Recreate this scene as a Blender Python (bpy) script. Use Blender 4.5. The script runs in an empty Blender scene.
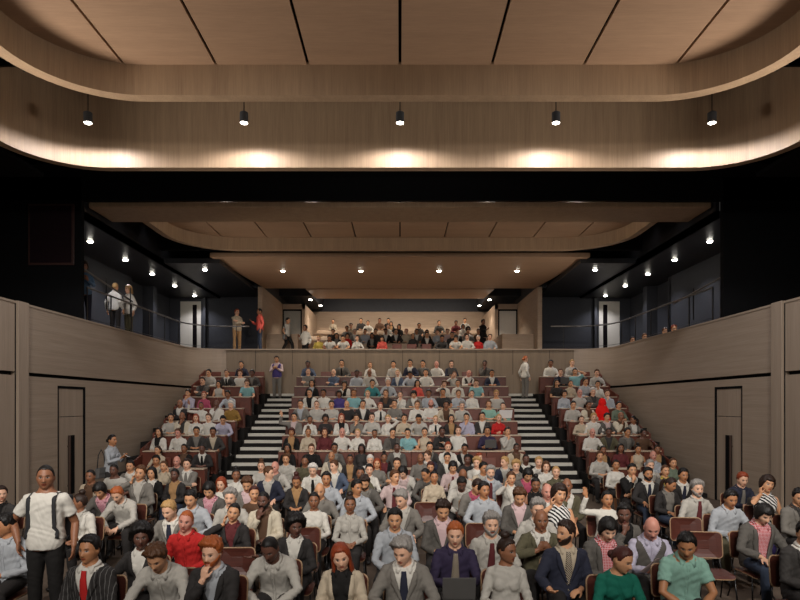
PEND_W, GAL_W, SOF_W, CIR_W, WORLD, EXPO = 165, 120, 280, 330, .02, 0.
TRAY_FILL_W, SOFFIT_FILL_W = 15, 220
STAGE = [(-4.6, .2, 7.4, 2200, (-6.2, 12, 1.8), 66), (4.6, .2, 7.4, 2200, (6.2, 12, 1.8), 66), (-2.3, .2, 7.6, 2100, (-3, 17, .9), 60), (2.3, .2, 7.6, 2100, (3, 17, .9), 60),
         (-3, -2.2, 6.6, 1250, (-3, 6.6, .9), 62), (0, -2.2, 6.6, 1000, (0, 6.6, .9), 62), (3, -2.2, 6.6, 1250, (3, 6.6, .9), 62)]
CEIL_FILL = [(-4, -2, 1.5, 200, (-2.4, 9.6, 8.8), 72), (4, -2, 1.5, 200, (2.4, 9.6, 8.8), 72)] + [(k * 8.6, 9.6, 5.0, 1450, (k * 1.5, 9.9, 8.6), 95) for k in (-1, 1)]
import bpy, bmesh, math, random
import numpy as np
from mathutils import Vector, Matrix, Euler
random.seed(7); rng = np.random.RandomState(11)
PI = math.pi
C = bpy.context.scene.collection
CAMZ, HOR, FPX = 2.55, 404.0, 600.0          # camera height, horizon row and focal length of the photograph
def at(px, d, py=None, z=None):
    x = (px - 400.0) * d / FPX
    return (x, d, CAMZ + (HOR - py) * d / FPX if z is None else z)

# ------------------------------------------------------------------ materials
def srgb(h):
    h = h.lstrip('#'); c = [int(h[i:i+2], 16) / 255 for i in (0, 2, 4)]
    return tuple(x / 12.92 if x <= .04045 else ((x + .055) / 1.055) ** 2.4 for x in c)
def newmat(name):
    m = bpy.data.materials.new(name); m.use_nodes = True
    nt = m.node_tree; b = nt.nodes['Principled BSDF']
    return m, nt, b
def L(nt, a, b): nt.links.new(a, b)
def plain(name, col, rough=.6, metal=0., spec=.5, var=.12, scale=8, bump=0.):
    m, nt, b = newmat(name); N = nt.nodes
    b.inputs['Roughness'].default_value = rough; b.inputs['Metallic'].default_value = metal
    b.inputs['Specular IOR Level'].default_value = spec
    tc = N.new('ShaderNodeTexCoord'); no = N.new('ShaderNodeTexNoise'); no.inputs['Scale'].default_value = scale
    no.inputs['Detail'].default_value = 4; L(nt, tc.outputs['Object'], no.inputs['Vector'])
    mx = N.new('ShaderNodeMix'); mx.data_type = 'RGBA'
    mx.inputs['A'].default_value = (*[c * (1 - var) for c in col], 1); mx.inputs['B'].default_value = (*[min(1, c * (1 + var)) for c in col], 1)
    L(nt, no.outputs['Fac'], mx.inputs['Factor']); L(nt, mx.outputs['Result'], b.inputs['Base Color'])
    if bump:
        bp = N.new('ShaderNodeBump'); bp.inputs['Strength'].default_value = bump; bp.inputs['Distance'].default_value = .01
        L(nt, no.outputs['Fac'], bp.inputs['Height']); L(nt, bp.outputs['Normal'], b.inputs['Normal'])
    return m
def wood(name, c1, c2, scale=(30, 30, 1.2), rough=.55, fine=9., bump=.15, spec=.3):
    """acoustic timber: fine grain stretched along the small-scale axis, plus broad board-to-board drift"""
    m, nt, b = newmat(name); N = nt.nodes
    b.inputs['Roughness'].default_value = rough; b.inputs['Specular IOR Level'].default_value = spec
    tc = N.new('ShaderNodeTexCoord'); mp = N.new('ShaderNodeMapping'); mp.inputs['Scale'].default_value = scale
    L(nt, tc.outputs['Object'], mp.inputs['Vector'])
    n1 = N.new('ShaderNodeTexNoise'); n1.inputs['Scale'].default_value = 1.; n1.inputs['Detail'].default_value = 5; n1.inputs['Roughness'].default_value = .65
    L(nt, mp.outputs['Vector'], n1.inputs['Vector'])
    mp2 = N.new('ShaderNodeMapping'); mp2.inputs['Scale'].default_value = tuple(s * .12 + .1 for s in scale)
    L(nt, tc.outputs['Object'], mp2.inputs['Vector'])
    n2 = N.new('ShaderNodeTexNoise'); n2.inputs['Scale'].default_value = 1.; n2.inputs['Detail'].default_value = 3
    L(nt, mp2.outputs['Vector'], n2.inputs['Vector'])
    ad = N.new('ShaderNodeMath'); ad.operation = 'MULTIPLY_ADD'; ad.inputs[1].default_value = .65
    L(nt, n1.outputs['Fac'], ad.inputs[0])
    hf = N.new('ShaderNodeMath'); hf.operation = 'MULTIPLY'; hf.inputs[1].default_value = .35; L(nt, n2.outputs['Fac'], hf.inputs[0])
    L(nt, hf.outputs[0], ad.inputs[2])
    cr = N.new('ShaderNodeValToRGB'); cr.color_ramp.elements[0].position = .3; cr.color_ramp.elements[1].position = .7
    cr.color_ramp.elements[0].color = (*c1, 1); cr.color_ramp.elements[1].color = (*c2, 1)
    L(nt, ad.outputs[0], cr.inputs['Fac']); L(nt, cr.outputs['Color'], b.inputs['Base Color'])
    bp = N.new('ShaderNodeBump'); bp.inputs['Strength'].default_value = bump; bp.inputs['Distance'].default_value = .004
    L(nt, n1.outputs['Fac'], bp.inputs['Height']); L(nt, bp.outputs['Normal'], b.inputs['Normal'])
    return m
def emit(name, col, s):
    m, nt, b = newmat(name)
    b.inputs['Emission Color'].default_value = (*col, 1); b.inputs['Emission Strength'].default_value = s
    b.inputs['Base Color'].default_value = (*col, 1)
    return m
def objcol(name, rough=.85, kind='plain', sheen=.0, bump=.2, bscale=14., spec=.25):
    """takes its colour from the object, so every garment keeps its own; kind adds a woven pattern"""
    m, nt, b = newmat(name); N = nt.nodes
    b.inputs['Roughness'].default_value = rough; b.inputs['Specular IOR Level'].default_value = spec
    oi = N.new('ShaderNodeObjectInfo'); tc = N.new('ShaderNodeTexCoord')
    col = oi.outputs['Color']
    def mixc(fac, bcol):
        mx = N.new('ShaderNodeMix'); mx.data_type = 'RGBA'
        if hasattr(fac, 'is_linked'): L(nt, fac, mx.inputs['Factor'])
        L(nt, col, mx.inputs['A'])
        if isinstance(bcol, tuple): mx.inputs['B'].default_value = (*bcol, 1)
        else: L(nt, bcol, mx.inputs['B'])
        return mx.outputs['Result']
    def lines(axis, freq, width, dist=None):
        sx = N.new('ShaderNodeSeparateXYZ'); L(nt, tc.outputs['Object'], sx.inputs[0])
        o = sx.outputs[axis]
        m1 = N.new('ShaderNodeMath'); m1.operation = 'MULTIPLY'; m1.inputs[1].default_value = freq; L(nt, o, m1.inputs[0])
        m2 = N.new('ShaderNodeMath'); m2.operation = 'FRACT'; L(nt, m1.outputs[0], m2.inputs[0])
        m3 = N.new('ShaderNodeMath'); m3.operation = 'LESS_THAN'; m3.inputs[1].default_value = width; L(nt, m2.outputs[0], m3.inputs[0])
        return m3.outputs[0]
    if kind == 'pin': col = mixc(lines(0, 28, .12), (.16, .155, .15))
    elif kind == 'check':
        col = mixc(lines(0, 55, .30), (.62, .42, .44)); col = mixc(lines(2, 55, .30), (.62, .42, .44))
    elif kind == 'stripe':
        wv = N.new('ShaderNodeTexWave'); wv.inputs['Scale'].default_value = 9.5; wv.inputs['Distortion'].default_value = 2.2; wv.bands_direction = 'DIAGONAL'
        L(nt, tc.outputs['Object'], wv.inputs['Vector'])
        g = N.new('ShaderNodeMath'); g.operation = 'GREATER_THAN'; g.inputs[1].default_value = .5; L(nt, wv.outputs['Fac'], g.inputs[0])
        col = mixc(g.outputs[0], (.72, .71, .68))
    elif kind == 'tiestripe':
        wv = N.new('ShaderNodeTexWave'); wv.inputs['Scale'].default_value = 28; wv.bands_direction = 'DIAGONAL'
        L(nt, tc.outputs['Object'], wv.inputs['Vector'])
        g = N.new('ShaderNodeMath'); g.operation = 'GREATER_THAN'; g.inputs[1].default_value = .5; L(nt, wv.outputs['Fac'], g.inputs[0])
        col = mixc(g.outputs[0], (.02, .017, .02))
    elif kind == 'skin':
        at_ = N.new('ShaderNodeAttribute'); at_.attribute_name = 'face'
        sx = N.new('ShaderNodeSeparateColor'); L(nt, at_.outputs['Color'], sx.inputs[0])
        lip = N.new('ShaderNodeMix'); lip.data_type = 'RGBA'; lip.blend_type = 'MULTIPLY'
        L(nt, sx.outputs[2], lip.inputs['Factor']); L(nt, col, lip.inputs['A']); lip.inputs['B'].default_value = (.62, .30, .28, 1)
        col = lip.outputs['Result']
        col = mixc(sx.outputs[0], (.30, .27, .25)); col = mixc(sx.outputs[1], (.012, .009, .007))
    elif kind == 'hair':
        no = N.new('ShaderNodeTexNoise'); no.inputs['Scale'].default_value = 1; no.inputs['Detail'].default_value = 3
        mp = N.new('ShaderNodeMapping'); mp.inputs['Scale'].default_value = (130, 130, 26); L(nt, tc.outputs['Object'], mp.inputs[0]); L(nt, mp.outputs[0], no.inputs['Vector'])
        mr = N.new('ShaderNodeMapRange'); mr.inputs['To Min'].default_value = .45; mr.inputs['To Max'].default_value = 1.45
        L(nt, no.outputs['Fac'], mr.inputs['Value'])
        mx = N.new('ShaderNodeVectorMath'); mx.operation = 'SCALE'; L(nt, col, mx.inputs[0]); L(nt, mr.outputs[0], mx.inputs['Scale'])
        col = mx.outputs[0]
        bp = N.new('ShaderNodeBump'); bp.inputs['Strength'].default_value = .6; bp.inputs['Distance'].default_value = .006
        L(nt, no.outputs['Fac'], bp.inputs['Height']); L(nt, bp.outputs['Normal'], b.inputs['Normal'])
    L(nt, col, b.inputs['Base Color'])
    if kind not in ('skin', 'hair') and bump:
        no = N.new('ShaderNodeTexNoise'); no.inputs['Scale'].default_value = bscale; no.inputs['Detail'].default_value = 3; no.inputs['Distortion'].default_value = 1.2
        L(nt, tc.outputs['Object'], no.inputs['Vector'])
        bp = N.new('ShaderNodeBump'); bp.inputs['Strength'].default_value = bump; bp.inputs['Distance'].default_value = .02
        L(nt, no.outputs['Fac'], bp.inputs['Height']); L(nt, bp.outputs['Normal'], b.inputs['Normal'])
    return m
M = {}
M['cloth'] = objcol('woven cloth'); M['pin'] = objcol('pinstripe wool', kind='pin'); M['check'] = objcol('checked cotton', kind='check')
M['stripe'] = objcol('zigzag striped crepe', kind='stripe', bump=.1); M['tiestripe'] = objcol('striped silk', kind='tiestripe', rough=.5, bump=0)
M['skin'] = objcol('skin', rough=.5, kind='skin', spec=.4); M['hair'] = objcol('hair', rough=.5, kind='hair', spec=.35)
M['shoe'] = plain('shoe leather', (.012, .010, .009), rough=.4)

# ------------------------------------------------------------------ mesh building
class MB:
    def __init__(s): s.v = []; s.f = []; s.m = []; s.n = 0
    def add(s, v, f, mi=0):
        v = np.asarray(v, float).reshape(-1, 3); s.v.append(v)
        s.f += [tuple(i + s.n for i in q) for q in f]; s.m += [mi] * len(f); s.n += len(v)
        return s
    def box(s, x0, x1, y0, y1, z0, z1, mi=0):
        v = [(x, y, z) for z in (z0, z1) for y in (y0, y1) for x in (x0, x1)]
        return s.add(v, [(0, 2, 3, 1), (4, 5, 7, 6), (0, 1, 5, 4), (2, 6, 7, 3), (0, 4, 6, 2), (1, 3, 7, 5)], mi)
    def loft(s, rings, cap=True, mi=0, closed=True):
        n = len(rings[0]); v = np.concatenate([np.asarray(r, float) for r in rings]); f = []
        for i in range(len(rings) - 1):
            for j in range(n if closed else n - 1):
                k = (j + 1) % n
                f.append((i * n + j, i * n + k, (i + 1) * n + k, (i + 1) * n + j))
        if cap: f.append(tuple(range(n - 1, -1, -1))); f.append(tuple(range((len(rings) - 1) * n, len(rings) * n)))
        return s.add(v, f, mi)
    def tube(s, pts, r, n=8, mi=0):
        return s.loft(tube_rings(pts, r, n), True, mi)
    def prism(s, poly, axis, a, b, mi=0):
        """extrude a 2-D outline along an axis from a to b"""
        def P(p, t):
            return {'x': (t, p[0], p[1]), 'y': (p[0], t, p[1]), 'z': (p[0], p[1], t)}[axis]
        n = len(poly); v = [P(p, a) for p in poly] + [P(p, b) for p in poly]
        f = [(i, (i + 1) % n, n + (i + 1) % n, n + i) for i in range(n)] + [tuple(range(n - 1, -1, -1)), tuple(range(n, 2 * n))]
        return s.add(v, f, mi)
    def lathe(s, prof, c, n=20, mi=0):
        rings = [[(c[0] + r * math.cos(2 * PI * j / n), c[1] + r * math.sin(2 * PI * j / n), c[2] + z) for j in range(n)] for r, z in prof]
        return s.loft(rings, True, mi)
    def mesh(s, name, smooth=False, recalc=True):
        me = bpy.data.meshes.new(name)
        v = np.concatenate(s.v) if s.v else np.zeros((0, 3))
        me.from_pydata(v.tolist(), [], s.f)
        if any(s.m): me.polygons.foreach_set('material_index', s.m)
        if recalc:
            bm = bmesh.new(); bm.from_mesh(me); bmesh.ops.recalc_face_normals(bm, faces=bm.faces); bm.to_mesh(me); bm.free()
        if smooth: me.polygons.foreach_set('use_smooth', [True] * len(me.polygons))
        me.update(); return me
    def build(s, name, mats, parent=None, smooth=False, bevel=0., seg=2, loc=None):
        me = s.mesh(name, smooth)
        return link(name, me, mats, parent, bevel, seg, loc)
def link(name, me, mats, parent=None, bevel=0., seg=2, loc=None):
    if mats is not None and not len(me.materials):
        for m in (mats if isinstance(mats, (list, tuple)) else [mats]): me.materials.append(m)
    o = bpy.data.objects.new(name, me); C.objects.link(o)
    if parent is not None: o.parent = parent
    if loc is not None: o.location = loc
    if bevel:
        b = o.modifiers.new('Bevel', 'BEVEL'); b.width = bevel; b.segments = seg; b.limit_method = 'ANGLE'; b.angle_limit = .6
    return o
def tube_rings(pts, r, n=8, xdir=None):
    pts = [np.asarray(p, float) for p in pts]; rs = r if hasattr(r, '__len__') else [r] * len(pts); out = []
    X = None
    for i, p in enumerate(pts):
        t = pts[min(i + 1, len(pts) - 1)] - pts[max(i - 1, 0)]; t = t / (np.linalg.norm(t) + 1e-9)
        if X is None:
            X = np.array([1., 0, 0]) if abs(t[0]) < .9 else np.array([0, 1., 0])
            if xdir is not None: X = np.asarray(xdir, float)
        X = X - t * X.dot(t); X = X / (np.linalg.norm(X) + 1e-9); Y = np.cross(t, X)
        rr = rs[i]; rx, ry = rr if hasattr(rr, '__len__') else (rr, rr)
        a = np.linspace(0, 2 * PI, n, endpoint=False)
        out.append(p + np.outer(rx * np.cos(a), X) + np.outer(ry * np.sin(a), Y))
    return out
def limb(mb, pts, r, n=12, xdir=None):
    """tapered limb with rounded ends"""
    pts = [np.asarray(p, float) for p in pts]; r = list(r)
    R = lambda q: max(q) if hasattr(q, '__len__') else q
    S = lambda q, k: tuple(x * k for x in q) if hasattr(q, '__len__') else q * k
    d0 = pts[0] - pts[1]; d0 /= np.linalg.norm(d0); d1 = pts[-1] - pts[-2]; d1 /= np.linalg.norm(d1)
    q0, q1 = R(r[0]), R(r[-1])
    P = [pts[0] + d0 * q0 * .9, pts[0] + d0 * q0 * .55] + pts + [pts[-1] + d1 * q1 * .55, pts[-1] + d1 * q1 * .9]
    RR = [S(r[0], .35), S(r[0], .82)] + r + [S(r[-1], .82), S(r[-1], .35)]
    mb.loft(tube_rings(P, RR, n, xdir))
def ellipsoid(mb, c, rad, n=14, m=9, R=None):
    rings = []
    for i in range(m):
        t = PI * (i + .5) / m
        a = np.linspace(0, 2 * PI, n, endpoint=False)
        p = np.stack([rad[0] * math.sin(t) * np.cos(a), rad[1] * math.sin(t) * np.sin(a), np.full(n, rad[2] * math.cos(t))], 1)
        if R is not None: p = p @ np.asarray(R).T
        rings.append(p + np.asarray(c))
    mb.loft(rings)
def empty(name, loc, rz=0., scale=1.):
    o = bpy.data.objects.new(name, None); C.objects.link(o); o.empty_display_size = .1
    o.location = loc; o.rotation_euler = (0, 0, rz); o.scale = (scale,) * 3
    return o
def tag(o, label=None, cat=None, group=None, kind=None):
    if label: o['label'] = label
    if cat: o['category'] = cat
    if group: o['group'] = group
    if kind: o['kind'] = kind
    return o
def struct(mb, name, mats, parent=None, **k):
    o = mb.build(name, mats, parent, **k)
    if parent is None: o['kind'] = 'structure'
    return o
def copy_tree(o, parent=None):
    c = o.copy(); C.objects.link(c); c.parent = parent
    for ch in o.children: copy_tree(ch, c)
    return c
def smooth01(t): t = np.clip(t, 0, 1); return t * t * (3 - 2 * t)
# ------------------------------------------------------------------ people
SEC_M = [(-.11, .150, .110), (-.04, .172, .122), (.03, .172, .120), (.10, .160, .112), (.18, .158, .110), (.26, .168, .114), (.34, .180, .120), (.40, .184, .118), (.435, .170, .106), (.465, .132, .092), (.49, .094, .076), (.515, .068, .064), (.57, .060, .060)]
SEC_F = [(-.11, .155, .112), (-.04, .180, .122), (.03, .172, .116), (.10, .146, .102), (.18, .132, .094), (.26, .142, .100), (.34, .154, .106), (.40, .156, .102), (.435, .144, .092), (.465, .110, .080), (.49, .076, .066), (.515, .056, .056), (.57, .050, .052)]
PW = 2.4
def prof(g, z, inf=0.):
    S = SEC_F if g == 'f' else SEC_M
    zs = [s[0] for s in S]
    return np.interp(z, zs, [s[1] for s in S]) + inf, np.interp(z, zs, [s[2] for s in S]) + inf
class Spine:
    """bends the upright torso forward: every torso part is laid out upright and mapped through here"""
    def __init__(s, hz, lean, slump=.0):
        s.z = np.linspace(-.2, .8, 101); s.a = math.radians(lean) * smooth01((s.z + .05) / .35) + slump * smooth01((s.z - .30) / .25)
        dy = -np.sin(s.a) * .01; dz = np.cos(s.a) * .01
        y = np.cumsum(dy); zz = np.cumsum(dz); i0 = np.argmin(abs(s.z))
        s.cy = y - y[i0]; s.cz = zz - zz[i0] + hz
    def T(s, p):
        p = np.asarray(p, float).reshape(-1, 3)
        a = np.interp(p[:, 2], s.z, s.a); cy = np.interp(p[:, 2], s.z, s.cy); cz = np.interp(p[:, 2], s.z, s.cz)
        return np.stack([p[:, 0], cy + p[:, 1] * np.cos(a), cz + p[:, 1] * np.sin(a)], 1)
    def inv(s, p):
        t = np.stack([-np.sin(s.a), np.cos(s.a)], 1)
        d = (p[:, None, 1] - s.cy[None]) * t[None, :, 0] + (p[:, None, 2] - s.cz[None]) * t[None, :, 1]
        i = np.argmin(abs(d), 1); a = s.a[i]
        return np.stack([p[:, 0], (p[:, 1] - s.cy[i]) * np.cos(a) + (p[:, 2] - s.cz[i]) * np.sin(a), s.z[i] + d[np.arange(len(p)), i]], 1)
def front(g, x, z, inf):
    a, b = prof(g, z, inf)
    y = -b * np.clip(1 - np.abs(x / a) ** PW, 0.02, 1) ** (1 / PW)
    if g == 'f':
        for sx in (-1, 1):
            q = 1 - ((x - sx * .066) / (.070 + inf)) ** 2 - ((z - .310) / (.078 + inf)) ** 2
            y = np.minimum(y, np.where(q > 0, -.052 - (.074 + inf) * np.sqrt(np.clip(q, 0, 1)), 0))
    return y
def torso_loft(mb, sp, g, inf, z0=-.11, z1=.57, n=28, rec=0):
    zs = [z for z in np.linspace(z0, z1, 20)]
    a_ = np.linspace(0, 2 * PI, n, endpoint=False); c, s_ = np.cos(a_), np.sin(a_)
    sx, sy = np.sign(c) * abs(c) ** (2 / PW), np.sign(s_) * abs(s_) ** (2 / PW)
    rings = []
    for z in zs:
        a, b = prof(g, z, inf); rings.append(sp.T(np.stack([a * sx, b * sy, np.full(n, z)], 1)))
    mb.loft(rings)
    if g == 'f' and z1 > .4:
        for k in (-1, 1):
            e = MB(); ellipsoid(e, (k * .066, -.052, .310), (.070 + inf, .074 + inf, .078 + inf))
            mb.add(sp.T(np.concatenate(e.v)), e.f)
# ---- head
HR = np.array([.080, .103, .124])
def head_surf(d):
    x, y, z = d[:, 0] * HR[0], d[:, 1] * HR[1], d[:, 2] * HR[2]
    t = np.clip(-z / HR[2], 0, 1); fr = y < 0
    y = y + np.where((y > 0), -.40 * y * t ** 1.1, 0)
    w = np.sqrt(np.clip(1 - t ** 2, 0, 1))
    y = np.where(fr, -HR[1] * .95 * (np.abs(y) / HR[1]) ** .85, y)
    y = y - .040 * t ** 2 * np.clip(1 - np.abs(x) / .09, 0, 1)
    x = x * (1 + .10 * t * (1 - t)) * (1 - .12 * t ** 3)
    f = fr.astype(float) * np.clip(-d[:, 1] * 2, 0, 1)
    G = lambda u, c, s: np.exp(-((u - c) / s) ** 2)
    ax = np.abs(x)
    nz = np.where(z > -.038, smooth01((.022 - z) / .062), smooth01((z + .052) / .014))
    y = y - f * .026 * G(x, 0, .0125) * nz
    y = y - f * .008 * G(ax, .013, .008) * G(z, -.038, .009)
    y = y + f * .011 * G(ax, .032, .018) * G(z, .004, .013)
    y = y - f * .006 * G(ax, .028, .024) * G(z, .024, .009)
    y = y - f * .007 * G(x, 0, .020) * (G(z, -.062, .006) + G(z, -.074, .007))
    y = y - f * .008 * G(x, 0, .020) * G(z, -.102, .013)
    y = y + f * .004 * G(x, 0, .03) * G(z, -.086, .007)
    x = x + np.sign(x) * f * .003 * G(z, -.02, .02)
    return np.stack([x, y, z], 1)
def sphere_dirs(n, m):
    out = []
    for i in range(m):
        t = PI * (i + .5) / m; a = np.linspace(0, 2 * PI, n, endpoint=False)
        out.append(np.stack([np.sin(a) * math.sin(t), -np.cos(a) * math.sin(t), np.full(n, math.cos(t))], 1))
    return out
def head_mb(R, c, ear=True, n=64, m=52):
    mb = MB(); mb.loft([head_surf(r) @ R.T + c for r in sphere_dirs(n, m)])
    for k in (-1, 1):
        ellipsoid(mb, np.array([k * .079, .012, -.012]) @ R.T + c, (.010, .020, .032), R=R @ np.array(Matrix.Rotation(k * .35, 3, 'Z')))
    return mb
def face_mask(p):
    """p in head space -> eye white, dark (iris, brow, nostril), lip"""
    x, y, z = p[:, 0], p[:, 1], p[:, 2]; ax = abs(x); f = (y < -.045) & (abs(z) < .12)
    out = np.zeros((len(p), 4)); out[:, 3] = 1
    e = ((ax - .032) / .0165) ** 2 + ((z - .003) / .0068) ** 2
    out[:, 0] = f * np.clip((1.25 - e) * 2, 0, 1)
    ir = ((ax - .032) / .0068) ** 2 + ((z - .003) / .0075) ** 2
    lid = ((ax - .032) / .020) ** 2 + ((z - .010) / .0034) ** 2
    br = ((ax - .033) / .024) ** 2 + ((z - .026 + .12 * abs(ax - .03)) / .0055) ** 2
    no = ((ax - .008) / .005) ** 2 + ((z + .048) / .004) ** 2
    ml = (x / .022) ** 2 + ((z + .0675) / .0028) ** 2
    out[:, 1] = f * np.clip(np.maximum.reduce([(1.3 - ir) * 2, (1.2 - lid) * .9, (1.3 - br) * .85, (1.2 - no) * .7, (1.2 - ml) * .6]), 0, 1)
    l = (x / .025) ** 2 + ((z + .068) / .0135) ** 2
    out[:, 2] = f * np.clip((1.2 - l) * 2, 0, 1)
    return out
# ---- hair: a skull-hugging shell that dives under the skin outside the hairline
def hair_mesh(style):
    n, m = 56, 44
    D = np.concatenate(sphere_dirs(n, m)); P = head_surf(D)
    az = np.degrees(np.arctan2(abs(D[:, 0]), -D[:, 1])); z = P[:, 2]
    zt = np.interp(az, [0, 30, 52, 68, 80, 92, 105, 130, 180], [.074, .074, .066, .040, -.012, -.006, .018, -.055, -.070])
    top, side = {'s': (.020, .010), 'q': (.034, .011), 'z': (.006, .004), 'g': (.014, .010), 'l': (.022, .020), 'o': (.026, .026), 't': (.012, .010), 'u': (.012, .010), 'p': (.012, .010), 'a': (.062, .050), 'f': (.030, .026), 'm': (.040, .030)}[style]
    if style == 'g': zt = zt + np.interp(az, [0, 30, 60, 90], [.024, .022, .012, 0])
    if style == 'a': zt = zt - np.interp(az, [0, 50, 90, 180], [.006, .02, .03, .03])
    if style in 'lofm': zt = zt - np.interp(az, [0, 40, 60, 90, 180], [.0, .0, .05, .07, .05])
    if style == 'f' or style == 'm': zt = zt - np.interp(az, [0, 30, 60, 90], [.030, .024, 0, 0])
    zt = zt + .004 * np.sin(np.radians(az) * 19) + .003 * np.sin(np.radians(az) * 31 + 1)
    k = smooth01((D[:, 2] + .1) / .7); th = side + (top - side) * k
    if style == 'q': th = th + .016 * smooth01((-D[:, 1] + .1)) * k
    ph = np.arctan2(D[:, 0], D[:, 1])
    lump = np.sin(7 * ph + 5 * D[:, 2]) * np.sin(9 * D[:, 2] + 2 * ph) + .8 * np.sin(19 * ph + 6 * D[:, 2]) * np.sin(14 * D[:, 2] + 3 * ph) + .5 * np.sin(31 * ph)
    th = th * (1 + lump * {'a': .10, 'm': .18, 'q': .26, 's': .24, 'o': .1, 'f': .1}.get(style, .06))
    g = smooth01((z - zt) / .016)
    off = th * g - .016 * (1 - g)
    nrm = D / np.array([.8, 1., 1.]); nrm /= np.linalg.norm(nrm, axis=1)[:, None]
    Q = P + nrm * off[:, None]
    mb = MB(); mb.loft([Q[i * n:(i + 1) * n] for i in range(m)])
    def curtain(a0, a1, zb, r0, r1, thick=.024, cut=0):
        A = np.radians(np.linspace(a0, a1, 25)); outer = []
        for zz in np.linspace(.05, zb, 9):
            u = (.05 - zz) / (.05 - zb); rr = r0 + (r1 - r0) * u
            w = .006 * np.sin(A * 15 + zz * 30) * u
            yo = .012 + .02 * u
            edge = 1 - .12 * np.abs(np.linspace(-1, 1, 25)) ** 6
            o = np.stack([np.sin(A) * (rr + w), -np.cos(A) * (rr + w) * 1.12 * edge + yo, np.full(25, zz)], 1)
            i_ = np.stack([np.sin(A) * (rr - thick), -np.cos(A) * (rr - thick) * 1.12 * edge + yo, np.full(25, zz)], 1)
            outer.append(np.concatenate([o, i_[::-1]]))
        mb.loft(outer)
    if style == 'l': curtain(52, 308, -.27, .094, .118)
    if style == 'o': curtain(58, 302, -.125, .098, .104)
    if style == 'u': ellipsoid(mb, (0, .035, .150), (.050, .050, .046), 18, 12)
    if style == 'f': pass
    if style == 't': ellipsoid(mb, (0, .115, -.01), (.042, .038, .042), 18, 12)
    if style == 'p': mb.loft(tube_rings([(0, .09, .03), (0, .135, .02), (0, .15, -.06), (0, .13, -.16), (0, .12, -.24)], [.02, .034, .038, .030, .008], 12))
    return mb.mesh('hair_' + style, True)
def beard_mesh(kind):
    n, m = 56, 44
    D = np.concatenate(sphere_dirs(n, m)); P = head_surf(D)
    az = np.degrees(np.arctan2(abs(D[:, 0]), -D[:, 1])); z = P[:, 2]; ax = abs(P[:, 0])
    low = smooth01((-.048 - z + np.interp(az, [0, 30, 60, 85], [-.03, .0, .02, .05])) / .010) * smooth01((98 - az) / 12)
    mus = smooth01(1.6 - ((ax / .030) ** 2 + ((z + .054) / .007) ** 2))
    hole = smooth01(1.5 - ((ax / .024) ** 2 + ((z + .070) / .011) ** 2))
    g = mus if kind == 'm' else np.maximum(low * (1 - hole), mus)
    off = .009 * g - .014 * (1 - g)
    Q = P + D * off[:, None]
    mb = MB(); mb.loft([Q[i * n:(i + 1) * n] for i in range(m)])
    return mb.mesh('beard_' + kind, True)
HAIR = {}
def hair(style):
    if style not in HAIR: HAIR[style] = beard_mesh(style[1]) if style[0] == 'B' else hair_mesh(style)
    return HAIR[style]
# ---- hands
def nrm(v): v = np.asarray(v, float); return v / (np.linalg.norm(v) + 1e-9)
def hand(mb, side, W, d, nm, curl=.5, k=1.):
    """palm, four unequal bent fingers and a thumb that leaves the palm's side; nm is the palm normal"""
    d = nrm(d); nm = nrm(nm - d * np.dot(nm, d)); ac = np.cross(d, nm) * side      # ac points to the thumb side
    W = np.asarray(W, float)
    mb.loft(tube_rings([W - d * .02, W + d * .012, W + d * .045, W + d * .080, W + d * .094], [(.024 * k, .019 * k), (.027 * k, .018 * k), (.038 * k, .016 * k), (.039 * k, .014 * k), (.030 * k, .008 * k)], 12, ac))
    for i, (o, ln) in enumerate(((.028, .068), (.0095, .076), (-.0095, .070), (-.028, .056))):
        p = W + d * (.084 - (.008 if i == 3 else 0)) + ac * o * k; pts = [p - d * .012]; a = 0.
        for j, fr in enumerate((.46, .30, .24)):
            a += curl * (.55, .75, .55)[j]
            q = (d * math.cos(a) + nm * math.sin(a)) + ac * (.10 * (1.2 - i) * .35)
            pts.append(p); p = p + nrm(q) * ln * fr
        pts.append(p)
        limb(mb, pts, [.0092 * k, .0092 * k, .0086 * k, .0080 * k, .0068 * k], 8)
    p0 = W + d * .022 + ac * .020
    q = nrm(d * .55 + ac * .75 + nm * .30); q2 = nrm(d * .85 + ac * .25 + nm * (.35 + .3 * curl))
    limb(mb, [p0, p0 + q * .030, p0 + q * .030 + q2 * .030, p0 + q * .03 + q2 * .054], [.014, .0125, .0108, .008], 8)
def ik(S, W, pole, u=.285, f=.265):
    S, W = np.asarray(S, float), np.asarray(W, float); v = W - S; d = np.linalg.norm(v)
    if d > (u + f) * .995: W = S + v / d * (u + f) * .995; d = (u + f) * .995
    if d < .12: W = S + v / d * .12; d = .12
    v = nrm(W - S); a = (u * u - f * f + d * d) / (2 * d); h = math.sqrt(max(u * u - a * a, 0))
    pl = np.asarray(pole, float); pl = nrm(pl - v * pl.dot(v))
    return S + v * a + pl * h, W
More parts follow.
